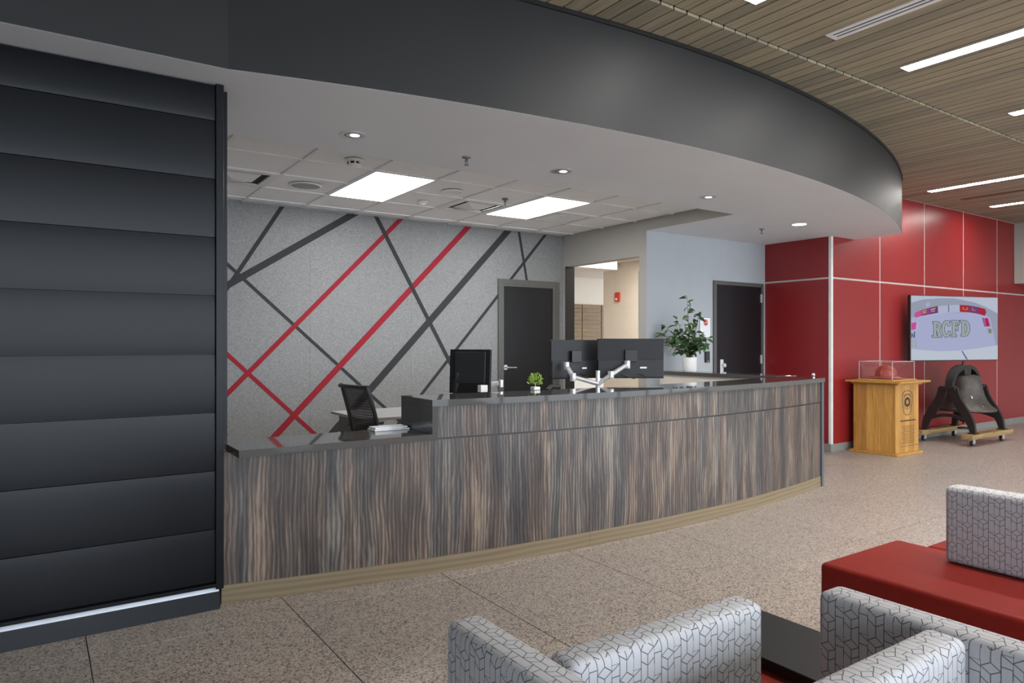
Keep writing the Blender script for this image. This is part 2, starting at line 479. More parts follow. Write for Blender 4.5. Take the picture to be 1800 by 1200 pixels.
# fascia: curved upstand above the soffit edge, with a return at its right end
ip = [(x, y + 0.04) for x, y in fpts]
mb = MB()
for (p, q), (r, s_) in zip(zip(fpts[:-1], fpts[1:]), zip(ip[:-1], ip[1:])):
    mb.prism([p, q, s_, r], ZS + 0.0006, ZC + 0.03)
mb.box(XE - 0.04, fpts[-1][1], ZS + 0.0006, XE, YR, ZC + 0.03)
wf = struct(mb.build('wall_front', 'fascia_paint'), 'long curved charcoal fascia above the reception soffit', 'wall')
tp = [(x, y - 0.012) for x, y in fpts] + [(x, y + 0.0) for x, y in fpts][::-1]
MB().prism(tp, ZC - 0.028, ZC - 0.001).build('edge_trim', 'black_metal', wf)

# ---- slatted wood ceiling (two fields at two levels)
ZN = ZC + 0.022
def slat_field(z, y_lo, y_hi_of, label):
    root = struct(MB().box(X_MIN, y_lo, z + 0.035, X_MAX, max(y_hi_of(x) for x in (0, 4, 9, 14)), z + 0.05).build('ceiling', 'plenum'), label, 'ceiling')
    me = MB().box(-.5, -.5, 0, .5, .5, 1).mesh('slat', 'slat_wood')
    pitch = 0.1148; x = 5.271 + 0.054 - pitch * 73
    while x < X_MAX - 0.1:
        y1 = y_hi_of(x)
        if y1 - y_lo > 0.05:
            placed('slat', me, (x, (y_lo + y1) / 2, z), root, (pitch - 0.0125, y1 - y_lo, 0.018))
        x += pitch
    return root
slat_field(ZN, Y_MIN, lambda x: 2.955, 'lower lobby ceiling of long narrow wood slats with dark gaps')
slat_field(ZC, 2.955, lambda x: (fascia_y(x + 0.05) - 0.004 if x < XE else YR) if x < XE + .02 else YR, 'strip of wood slat ceiling along the curved fascia')

# ---- felt wall
wb = struct(MB().box(0.0, YF + 0.012, 0, 6.2, YF + 0.14, 2.95).build('wall_back', 'white_paint'), 'light grey felt wall with crossing black and red stripes', 'wall')
fe = [0.04, 1.264, 2.488, 3.712, 4.936, 6.028]
for a, b in zip(fe[:-1], fe[1:]):
    MB().box(a + .0007, YF, 0.02, b - .0007, YF + 0.012, ZA - 0.002).build('felt_panel', 'grey_felt', wb)
def stripe(p, q, w, mat, lift):
    (x0, z0), (x1, z1) = p, q
    dx, dz = x1 - x0, z1 - z0; L = math.hypot(dx, dz); nx, nz = -dz / L * w / 2, dx / L * w / 2
    # ends cut level with the ceiling line / straight down
    def lev(x, z, s):
        if abs(dz) < 1e-6: return (x, z)
        return (x + s * (w / 2) * L / abs(dz), z)
    if z0 > 2.8: e0 = [lev(x0, z0, -1), lev(x0, z0, 1)]
    else: e0 = [(x0 + nx, z0 + nz), (x0 - nx, z0 - nz)] if dx * dz > 0 or True else None
    if z0 <= 2.8 and e0[0][0] > e0[1][0]: e0 = e0[::-1]
    e1 = [(x1 + nx, z1 + nz), (x1 - nx, z1 - nz)]
    if e1[0][0] > e1[1][0]: e1 = e1[::-1]
    poly = [e0[0], e0[1], e1[1], e1[0]]
    MB().prism(poly, YF - 0.003 - lift, YF + 0.001, lambda a, b, c: (a, c, b)).build('stripe', mat, wb)
T = 2.846
stripe((2.185, T), (0.446, 0.044), 0.042, 'black_felt', .0)
stripe((2.985, T), (0.10, 0.994), 0.070, 'black_felt', .0003)
stripe((0.898, T), (4.045, 0.02), 0.034, 'black_felt', .0006)
stripe((3.572, T), (0.806, 0.02), 0.050, 'red_felt', .0009)
stripe((3.262, T), (4.879, 0.02), 0.048, 'black_felt', .0015)
stripe((4.505, T), (1.75, 0.02), 0.066, 'red_felt', .0012)
stripe((5.105, T), (2.40, 0.02), 0.080, 'black_felt', .0018)
stripe((5.278, T), (5.43, 2.10), 0.034, 'black_felt', .0021)
stripe((5.715, T), (3.181, 0.02), 0.036, 'black_felt', .0024)
stripe((0.10, 2.745), (2.91, 0.02), 0.042, 'red_felt', .0005)

# ---- beige side wall with the opening to the corridor
mb = MB()
mb.box(XC, 7.546, 0, XC + .13, YF + .02, 2.95); mb.box(XC, YW + .003, 0, XC + .13, 6.122, 2.95)
mb.box(XC, 6.122, 2.428, XC + .13, 7.546, 2.95)
ws = struct(mb.build('wall_side', 'beige_paint'), 'beige partition wall with a wide opening to the corridor', 'wall')
MB().box(XC - .004, 7.534, 0, XC + .15, 7.546, 2.428).build('jamb', 'black_metal', ws)
MB().box(XC - .004, 6.122, 0, XC + .12, 6.134, 2.25).build('jamb', 'beige_paint', ws)
MB().box(XC, 4.747, ZS, XC + .022, YW, ZA + 0.03).build('bulkhead', 'beige_paint', ws)

# ---- white rear wall
struct(MB().box(XC + .001, YW, 0, XR + .3, YW + .12, ZS + .2).build('wall_rear', 'white_paint'), 'pale blue-white painted wall behind the reception counter', 'wall')

# ---- red panel wall
wr = struct(MB().box(XR + .02, YR + .02, 0, X_MAX, YW + .3, ZC + .05).build('wall_right', 'trim_metal'), 'glossy red panel wall with thin metal joints', 'wall')
ZJ = 2.204
xj = [XR + 0.03, 9.46, 10.68, 11.90, 13.10, 14.32, 15.54, X_MAX]
for a, b in zip(xj[:-1], xj[1:]):
    for z0, z1 in ((0.105, ZJ - .011), (ZJ + .011, ZC)):
        MB().box(a + .010, YR, z0, b - .010, YR + .02, z1).build('panel', 'red_panel', wr, bevel=0.0015, seg=1)
for z0, z1 in ((0.105, ZJ - .011), (ZJ + .011, ZS - .001)):
    MB().box(XR, YR + 0.035, z0, XR + .02, YW - .001, z1).build('panel', 'red_panel', wr, bevel=0.0015, seg=1)
MB().box(XR - .004, YR - .004, 0.102, XR + .036, YR + .032, ZS - .001).build('corner_trim', 'trim_white', wr)
for dz in (-.0066, .0066):
    MB().box(XR + .04, YR + .002, ZJ + dz - .0042, X_MAX, YR + .0205, ZJ + dz + .0042).build('joint_strip', 'trim_metal', wr)
    MB().box(XR + .002, YR + .04, ZJ + dz - .0042, XR + .0205, YW, ZJ + dz + .0042).build('joint_strip', 'trim_metal', wr)
for x in xj[1:-1]:
    MB().box(x - .0098, YR + .0025, 0.105, x + .0098, YR + .0205, ZC).build('joint_strip', 'trim_metal', wr)
bb = struct(MB().box(XR + .002, YR + .004, 0, X_MAX, YR + .03, 0.102).build('baseboard_right', 'base_grey'), 'grey rubber skirting below the red panels', 'baseboard')
MB().box(XR + .0021, YR + .03, 0, XR + .03, YW, 0.102).build('return', 'base_grey', bb)

# beige bulkhead hanging at the far right
struct(MB().box(13.75, 1.0, 2.385, 16.4, YR - .004, ZC - .002).build('ceiling', 'beige_paint'), 'lowered beige bulkhead at the far end of the red wall', 'bulkhead')

# ---- closing walls out of view and the glazed front behind the camera
struct(MB().box(X_MIN - .12, Y_MIN, 0, X_MIN, 4.2, 3.6).build('wall_far_left', 'white_paint'), 'plain white end wall of the lobby', 'wall')
struct(MB().box(X_MAX, Y_MIN, 0, X_MAX + .12, YR + .2, 3.6).build('wall_far_right', 'cream_paint'), 'plain cream end wall of the lobby', 'wall')
struct(MB().box(0.0, 4.22, 0, .06, YF, 2.95).build('wall_reception_left', 'white_paint'), 'plain white end wall of the reception office', 'wall')
wn = struct(MB().box(X_MIN, Y_MIN - .1, 0, X_MAX, Y_MIN, 0.12).build('window_1', 'frame_grey'), 'grey framed glazed front of the lobby', 'window')
MB().box(X_MIN, Y_MIN - .1, 3.0, X_MAX, Y_MIN, 3.6).build('head', 'frame_grey', wn)
for k in range(14):
    x = X_MIN + (X_MAX - X_MIN) * k / 13
    MB().box(x - .035, Y_MIN - .1, 0.12, x + .035, Y_MIN, 3.0).build('mullion', 'frame_grey', wn)

# ---- corridor behind the opening
struct(MB().box(8.0, 6.13, 0, 8.12, 8.98, 2.70).build('wall_corridor', 'cream_paint'), 'cream corridor wall carrying the red fire alarm', 'wall')
cw = struct(MB().box(6.165, 10.2, 0, 10.4, 10.32, 2.75).build('wall_corridor', 'cream_paint'), 'cream wall with brown wooden boards at the corridor end', 'wall')
bm_ = MB().box(-.5, -.5, -.5, .5, .5, .5).mesh('board', 'locker_wood', bevel=0.03, seg=1)
for c, (xa, xb) in enumerate(((6.9, 7.66), (7.67, 8.52), (8.53, 9.00), (9.01, 9.6))):
    for k in range(17):
        z = 0.86 + 0.0755 * k
        placed('board', bm_, ((xa + xb) / 2, 10.185, z), cw, (xb - xa - .008, 0.03, 0.0735))
MB().box(6.165, 8.6, 2.612, 10.4, 10.2, 2.70).build('lowered_ceiling', 'cream_paint', cw)
struct(MB().box(6.165, 6.13, 2.70, 10.4, 10.3, 2.80).build('ceiling', 'cream_paint'), 'cream corridor ceiling seen through the opening', 'ceiling')
struct(MB().box(6.17, 8.0, 2.505, 7.41, 8.28, 2.70).build('trim_1', 'white_plastic'), 'white boxed beam under the corridor ceiling', 'beam')
struct(MB().box(6.02, YF + .14, 0, 6.14, 10.3, 2.75).build('wall_corridor', 'cream_paint'), 'cream corridor wall behind the felt wall', 'wall')

# ---- doors
d1 = struct(MB().box(4.945, YF - .022, 0, 5.001, YF + .01, 2.213).box(5.889, YF - .022, 0, 5.945, YF + .01, 2.213).box(5.001, YF - .022, 2.150, 5.889, YF + .01, 2.213).build('door_1', 'frame_grey', bevel=.002),
            'charcoal door in a grey frame on the felt wall', 'door')
MB().box(5.001, YF - .018, 0, 5.03, YF + .01, 2.150).box(5.83, YF - .018, 0, 5.889, YF + .01, 2.150).box(5.03, YF - .018, 2.12, 5.83, YF + .01, 2.15).build('stop', 'frame_grey', d1)
lf = MB().box(5.012, YF - .012, 0.01, 5.858, YF + .008, 2.135).build('leaf', 'door_charcoal', d1)
hd = MB().cyl((5.055, YF - .012, 1.062), (5.055, YF - .022, 1.062), .034, n=20).cyl((5.055, YF - .02, 1.062), (5.055, YF - .065, 1.062), .011, n=12)
hd.tube([(5.045, YF - .062, 1.062), (5.10, YF - .066, 1.060), (5.20, YF - .062, 1.058)], [.013, .012, .009], n=10).build('handle', 'steel', lf, smooth=True)
d2 = struct(MB().box(7.218, YW - .022, 0, 7.272, YW + .01, 2.187).box(8.195, YW - .022, 0, 8.242, YW + .01, 2.187).box(7.272, YW - .022, 2.137, 8.195, YW + .01, 2.187).build('door_2', 'frame_grey', bevel=.002),
            'dark plum door in a grey frame next to the red panels', 'door')
lf2 = MB().box(7.272, YW - .010, 0.01, 8.195, YW + .008, 2.137).build('leaf', 'door_plum', d2)
for z in (1.93, 1.10, 0.28):
    MB().box(8.178, YW - .028, z, 8.206, YW - .008, z + .115).build('hinge', 'silver', d2, bevel=.002)
hd = MB().box(7.345, YW - .020, 0.93, 7.405, YW - .010, 1.165)
hd.cyl((7.40, YW - .010, 1.09), (7.40, YW - .050, 1.09), .030, .026, n=16).build('lock_plate', 'silver', lf2, bevel=.002)

# ================================================================== CEILING FIXTURES
gx = [XC - 0.611 * k for k in range(9, -1, -1)]                  # 0.53 .. 6.03
gx = [1.774 + 0.611 * k for k in range(-2, 7)] + [XC]
gy = [4.60, 4.98, 5.58, 6.18, 6.78, 7.38, YF - .002]
ac = struct(MB().box(0.06, 4.56, ZA + .03, XC + .12, YF + .02, ZA + .05).build('ceiling', 'acoustic_tile'), 'white acoustic tile ceiling over the reception desk', 'ceiling')
skip = {(3, 2), (3, 3), (6, 2), (6, 3), (1, 3), (5, 3), (7, 3)}
for i in range(len(gx) - 1):
    for j in range(len(gy) - 1):
        if (i, j) in skip or gx[i + 1] - gx[i] < .05: continue
        MB().box(gx[i] + .010, gy[j] + .010, ZA + .010, gx[i + 1] - .010, gy[j + 1] - .010, ZA + .024).build('acoustic_tile', 'acoustic_tile', ac, bevel=.003, seg=1)
for x in gx[:-1]:
    MB().box(x - .012, 4.60, ZA - .001, x + .012, YF, ZA + .014).build('grid_bar', 'grid_metal', ac)
for y in gy[1:-1]:
    MB().box(gx[0], y - .0115, ZA - .0006, XC, y + .0115, ZA + .014).build('grid_bar', 'grid_metal', ac)
MB().box(0.0, 4.60, ZA + .004, gx[0] - .01, YF, ZA + .018).build('acoustic_tile', 'acoustic_tile', ac)

def panel_light(x0, y0, x1, y1, label):
    t = thing('ceiling_light_panel', ((x0 + x1) / 2, (y0 + y1) / 2, ZA), label, 'ceiling light', 'recessed light panels')
    MB().box(x0 + .012, y0 + .012, ZA - .002, x1 - .012, y0 + .026, ZA + .012).box(x0 + .012, y1 - .026, ZA - .002, x1 - .012, y1 - .012, ZA + .012) \
        .box(x0 + .012, y0 + .026, ZA - .002, x0 + .026, y1 - .026, ZA + .012).box(x1 - .026, y0 + .026, ZA - .002, x1 - .012, y1 - .026, ZA + .012).build('frame', 'grid_metal', t)
    MB().box(x0 + .026, y0 + .026, ZA - .001, x1 - .026, y1 - .026, ZA + .010).build('diffuser', 'panel_white', t)
panel_light(gx[3], gy[2], gx[4], gy[4], 'bright recessed ceiling panel above the felt wall, nearer the dark panelled wall')
panel_light(gx[6], gy[2], gx[7], gy[4], 'bright recessed ceiling panel next to the square air diffuser, farther from the dark wall')

def diffuser(i, j, label, pyramid=True):
    x0, x1, y0, y1 = gx[i] + .012, gx[i + 1] - .012, gy[j] + .012, gy[j + 1] - .012
    cx, cy = (x0 + x1) / 2, (y0 + y1) / 2
    t = thing('air_diffuser', (cx, cy, ZA), label, 'air vent', 'square ceiling air diffusers')
    w = .06
    MB().box(x0, y0, ZA - .003, x1, y0 + w, ZA + .012).box(x0, y1 - w, ZA - .003, x1, y1, ZA + .012).box(x0, y0 + w, ZA - .003, x0 + w, y1 - w, ZA + .012) \
        .box(x1 - w, y0 + w, ZA - .003, x1, y1 - w, ZA + .012).build('frame', 'white_plastic', t)
    MB().box(x0 + w, y0 + w, ZA + .016, x1 - w, y1 - w, ZA + .028).build('throat', 'vent_slot' if pyramid else 'desk_grey', t)
    if pyramid:
        a, b = .17, .05
        mb = MB(); p = [(cx - a, cy - a, ZA + .008), (cx + a, cy - a, ZA + .008), (cx + a, cy + a, ZA + .008), (cx - a, cy + a, ZA + .008)]
        q = [(cx - b, cy - b, ZA - .028), (cx + b, cy - b, ZA - .028), (cx + b, cy + b, ZA - .028), (cx - b, cy + b, ZA - .028)]
        for k in range(4): mb.face([p[k], p[(k + 1) % 4], q[(k + 1) % 4], q[k]])
        mb.face(q[::-1]); mb.build('core', 'white_plastic', t)
    else:
        for k in range(9):
            y = y0 + w + .02 + k * (y1 - y0 - 2 * w - .04) / 8
            MB().box(x0 + w, y - .012, ZA + .002, x1 - w, y + .010, ZA + .010).build('blade', 'grid_metal', t)
diffuser(1, 3, 'white square air diffuser beside the dark panelled wall')
diffuser(5, 3, 'white square air diffuser between the two light panels')
diffuser(7, 3, 'grey louvred return grille beside the far light panel', False)

def round_speaker(x, y, r, label, mat):
    t = thing('ceiling_speaker', (x, y, ZA), label, 'speaker', 'round ceiling speakers')
    MB().lathe([(r * .80, .002), (r, 0), (r, -.006), (r * .96, -.010), (r * .88, -.010), (r * .86, -.004)], (x, y, ZA), 36).build('rim', 'white_plastic', t, smooth=True)
    MB().lathe([(r * .86, .001), (r * .87, -.006), (r * .5, -.011), (.01, -.013)], (x, y, ZA), 36).build('grille', mat, t, smooth=True)
round_speaker(2.075, 6.47, .150, 'large round grey ceiling speaker beside the near light panel', 'desk_grey')
round_speaker(3.335, 5.92, .100, 'smaller white round ceiling speaker between the light panels', 'white_plastic')
t = thing('smoke_detector', (2.11, 5.35, ZA), 'white smoke detector with dark slots near the soffit edge', 'detector')
MB().lathe([(.072, .003), (.075, 0), (.072, -.014), (.055, -.018)], (2.11, 5.35, ZA), 28).build('base', 'white_plastic', t, smooth=True)
MB().lathe([(.050, -.016), (.050, -.038)], (2.11, 5.35, ZA), 28).build('slots', 'vent_slot', t, smooth=True)
MB().lathe([(.052, -.034), (.050, -.048), (.020, -.054), (.004, -.055)], (2.11, 5.35, ZA), 28).build('cap', 'white_plastic', t, smooth=True)
for k in range(7):
    a = 2 * PI * k / 7
    MB().box(2.11 + .050 * math.cos(a) - .006, 5.35 + .050 * math.sin(a) - .006, ZA - .038, 2.11 + .050 * math.cos(a) + .006, 5.35 + .050 * math.sin(a) + .006, ZA - .014).build('rib', 'white_plastic', t)
t = thing('motion_sensor', (3.325, 6.53, ZA), 'small white domed motion sensor beside the near light panel', 'sensor')
MB().lathe([(.052, .003), (.052, -.010), (.040, -.018)], (3.325, 6.53, ZA), 24).build('base', 'white_plastic', t, smooth=True)
MB().lathe([(.034, -.016), (.030, -.030), (.014, -.040), (.002, -.042)], (3.325, 6.53, ZA), 20).build('dome', 'pot_ceramic', t, smooth=True)

def sprinkler(x, y, z, label):
    t = thing('sprinkler', (x, y, z), label, 'sprinkler', 'ceiling sprinklers')
    MB().lathe([(.030, .002), (.034, 0), (.030, -.008), (.012, -.010)], (x, y, z), 20).build('escutcheon', 'base_grey', t, smooth=True)
    MB().cyl((x, y, z - .008), (x, y, z - .030), .008, n=10).build('body', 'frame_grey', t)
    MB().cyl((x - .012, y, z - .026), (x - .004, y, z - .056), .003, n=6).cyl((x + .012, y, z - .026), (x + .004, y, z - .056), .003, n=6).build('yoke', 'frame_grey', t)
    MB().cyl((x, y, z - .056), (x, y, z - .059), .018, n=14).build('deflector', 'base_grey', t)
sprinkler(2.575, 4.367, ZS, 'sprinkler on the soffit between the two nearest downlights')
sprinkler(7.085, 5.167, ZS, 'sprinkler on the soffit above the dark plum door')
sprinkler(3.961, 5.942, ZA, 'sprinkler in the tile ceiling beside the far light panel')

def downlight(x, y, lit, label):
    t = thing('downlight', (x, y, ZS), label, 'downlight', 'round soffit downlights')
    # polished cone set up into the soffit, shown as a bowl with a rim standing just below the plaster
    MB().lathe([(.075, .001), (.086, 0), (.086, -.003), (.078, -.005), (.072, -.003)], (x, y, ZS), 32).build('rim', 'white_plastic' if lit else 'silver', t, smooth=True)
    MB().lathe([(.073, -.0035), (.055, -.0015), (.030, -.0008), (.003, -.0006)], (x, y, ZS), 32).build('reflector', 'down_white' if lit else 'silver', t, smooth=True)
    MB().lathe([(.034, -.0012), (.030, -.006), (.014, -.009), (.002, -.010)], (x + .012, y - .008, ZS), 20).build('lamp', 'down_white' if lit else 'down_dim', t, smooth=True)
    if not lit:
        MB().lathe([(.056, -.0025), (.052, -.0042), (.045, -.0042), (.041, -.0025)], (x, y, ZS), 28).build('baffle', 'frame_grey', t, smooth=True)
downlight(1.692, 4.313, False, 'chrome downlight nearest the dark panelled wall')
downlight(3.400, 4.305, False, 'chrome downlight in the middle of the soffit')
downlight(5.114, 4.316, False, 'chrome downlight near the end of the tile ceiling')
downlight(7.164, 4.728, True, 'lit downlight in front of the red panel corner')

def linear_light(x, y0, y1, z, label, w=.12):
    t = thing('linear_light', (x, y1, z), label, 'ceiling light', 'linear lights in the wood ceiling')
    MB().box(x - w / 2 - .006, y0, z - .004, x - w / 2, y1, z + .03).box(x + w / 2, y0, z - .004, x + w / 2 + .006, y1, z + .03) \
        .box(x - w / 2 - .006, y1, z - .004, x + w / 2 + .006, y1 + .006, z + .03).build('housing', 'trim_white', t)
    MB().box(x - w / 2, y0, z - .003, x + w / 2, y1, z + .001).build('diffuser', 'led_white', t)
linear_light(3.53, -1.0, 2.66, ZN, 'long white linear ceiling light at the top edge, nearest the curved fascia')
linear_light(5.37, -1.0, 2.67, ZN, 'long bright linear light beside the white slot vent')
linear_light(7.22, -1.0, 2.66, ZN, 'linear ceiling light at the right edge, above the shorter far lights')
linear_light(9.90, 3.05, 4.60, ZC, 'linear ceiling light near the end of the curved fascia')
linear_light(11.78, 3.05, 4.60, ZC, 'farthest linear ceiling light, close to the beige bulkhead')

def slot_vent(x, y0, y1, z, mat, label):
    t = thing('slot_vent', (x, y1, z), label, 'air vent', 'slot vents in the wood ceiling')
    MB().box(x - .066, y0, z - .005, x - .030, y1, z + .01).box(x + .030, y0, z - .005, x + .066, y1, z + .01).box(x - .030, y1 - .03, z - .005, x + .030, y1, z + .01).build('frame', mat, t)
    MB().box(x - .030, y0, z - .001, x + .030, y1 - .03, z + .005).build('throat', 'vent_slot', t)
    MB().box(x - .012, y0, z - .005, x + .012, y1 - .03, z + .002).build('blade', mat, t)
slot_vent(4.395, 0.6, 2.67, ZN, 'vent_white', 'white linear slot vent in the wood slat ceiling')
slot_vent(10.83, 3.05, 4.60, ZC, 'vent_brown', 'brown linear slot vent between the two far ceiling lights')

cl = bpy.data.lights.new('corridor_fill', 'AREA'); cl.energy = CORR_FILL; cl.color = (1.0, 0.91, 0.80); cl.shape = 'RECTANGLE'; cl.size = 0.6; cl.size_y = 0.6  # unseen fill light, added to brighten the cream corridor
co = bpy.data.objects.new('corridor_fill', cl); COL.objects.link(co); co.location = (7.2, 7.3, 2.68)

# ================================================================== RECEPTION COUNTER
R0 = 12.946
XL, XT, XEND = 0.815, 1.955, 6.262
def arc_pts(x0, x1, r, n=70): return [(x0 + (x1 - x0) * k / n, counter_y(x0 + (x1 - x0) * k / n, r)) for k in range(n + 1)]
def arc_wall(x0, x1, r, th, z0, z1, n=70):
    """curved sheet with uv in metres on its face"""
    mb = MB(); P = arc_pts(x0, x1, r, n); Q = [(x, y + th) for x, y in P]; s = 0
    for k in range(n):
        a, b, c, d = P[k], P[k + 1], Q[k + 1], Q[k]
        L = math.hypot(b[0] - a[0], b[1] - a[1])
        mb.face([(*a, z0), (*b, z0), (*b, z1), (*a, z1)], [(s + x0, z0), (s + x0 + L, z0), (s + x0 + L, z1), (s + x0, z1)])
        mb.face([(*a, z1), (*b, z1), (*c, z1), (*d, z1)], [(s, z1)] * 4)
        mb.face([(*d, z0), (*c, z0), (*b, z0), (*a, z0)], [(s, z0)] * 4)
        mb.face([(*c, z0), (*d, z0), (*d, z1), (*c, z1)], [(s + L, z0), (s, z0), (s, z1), (s + L, z1)])
        s += L
    mb.face([(*P[0], z0), (*P[0], z1), (*Q[0], z1), (*Q[0], z0)], [(0, z0), (0, z1), (th, z1), (th, z0)])
    mb.face([(*P[-1], z1), (*P[-1], z0), (*Q[-1], z0), (*Q[-1], z1)], [(0, z1), (0, z0), (th, z0), (th, z1)])
    return mb
ct = thing('reception_counter', (3.5, 3.8, 0), 'long curved reception counter clad in grey-brown wood laminate', 'counter')
arc_wall(XL, XEND, R0, .03, 0.098, 0.803).build('front_panel', 'walnut_laminate', ct)
arc_wall(XL, XT, R0, .03, 0.803, 0.806, 20).build('front_panel', 'walnut_laminate', ct)
arc_wall(XT + .03, XEND, R0, .03, 0.815, 1.006).build('front_panel', 'walnut_laminate', ct)
arc_wall(XT + .03, XEND, R0 - .004, .02, 0.803, 0.815).build('reveal_strip', 'black_metal', ct)
tk = arc_wall(XL, 3.12, R0 + .004, .03, 0.0, 0.098, 30).build('plinth', 'oak_plinth', ct)
tk = arc_wall(3.122, XEND, R0 + .004, .03, 0.0, 0.098, 40).build('plinth', 'oak_plinth', ct)
ye = counter_y(XEND, R0)
MB().prism([(XEND, ye - .018), (XEND + .048, ye - .008), (XEND + .048, ye + .30), (XEND, ye + .30)], 0, 1.006).build('end_post', 'post_steel', ct, bevel=.003)
MB().box(XT + .05, 4.10, 0.02, XEND, 4.12, 1.0).build('back_panel', 'cream_paint', ct)

wt = thing('quartz_worktop', (3.5, 3.9, 0.84), 'two-level dark grey quartz worktop along the reception counter', 'worktop')
P = arc_pts(XT, XEND + .055, R0 + .026, 180); Q = [(x, y + .43) for x, y in P]
MB().prism(P + Q[::-1], 1.005, 1.045).build('upper_top', 'quartz', wt)
yf = counter_y(XT, R0 + .026)
MB().box(XT, yf, 0.8415, XT + .039, counter_y(XT, R0 + .026) + .43, 1.0045).build('waterfall_end', 'quartz', wt, bevel=.001, seg=1)
MB().prism([(0.849, 3.700), (XT + .039, yf), (XT + .039, 4.13), (0.849, 4.13)], 0.803, 0.8412).build('lower_top', 'quartz', wt)

rt = thing('return_counter', (6.4, 5.0, 0), 'counter return running back to the white wall, cream inside', 'counter')
MB().box(6.215, 4.36, 1.005, 6.56, YW - .002, 1.045).build('top', 'quartz', rt, bevel=.002, seg=1)
MB().box(6.245, 4.30, 0.0, 6.53, YW - .003, 1.0045).build('body', 'cream_paint', rt)
kb = thing('chrome_button', (6.268, 3.985, 1.045), 'small chrome ball on the right end of the counter', 'knob')
MB().lathe([(.018, 0), (.018, .004), (.006, .006), (.006, .012)], (6.268, 3.985, 1.045), 16).build('foot', 'steel', kb, smooth=True)
MB().lathe([(.004, .008), (.012, .011), (.0165, .019), (.0175, .027), (.0150, .037), (.008, .043), (.001, .045)], (6.268, 3.985, 1.045), 18).build('ball', 'steel', kb, smooth=True)

# ================================================================== RECEPTION FURNITURE
def rotz(p, a): return (p[0] * math.cos(a) - p[1] * math.sin(a), p[0] * math.sin(a) + p[1] * math.cos(a), p[2])
dk = thing('office_desk', (3.0, 5.95, 0), 'light grey office desk standing before the felt wall', 'desk')
MB().box(2.30, 5.62, 0.715, 4.3, 6.42, 0.74).build('top', 'desk_grey', dk, bevel=.003)
for x in (2.36, 4.2):
    MB().box(x, 5.70, 0, x + .05, 6.36, .715).build('leg', 'frame_grey', dk)
dk = thing('office_desk', (4.0, 4.55, 0), 'grey work surface directly behind the counter, under the monitors', 'desk')
MB().box(2.50, 4.16, 0.715, 6.10, 4.82, 0.74).build('top', 'desk_grey', dk, bevel=.003)
for x in (2.54, 4.0, 6.0):
    MB().box(x, 4.22, 0, x + .05, 4.78, .715).build('leg', 'frame_grey', dk)
bxw = thing('paper_tray', (1.82, 4.04, 0.842), 'white paper tray on the lower counter beside the step', 'tray')
MB().box(1.715, 4.010, 0.8417, 1.950, 4.128, 0.852).build('base', 'white_plastic', bxw, bevel=.003)
MB().box(1.722, 4.020, 0.8522, 1.940, 4.120, 0.864).build('paper', 'sign_white', bxw, bevel=.002)

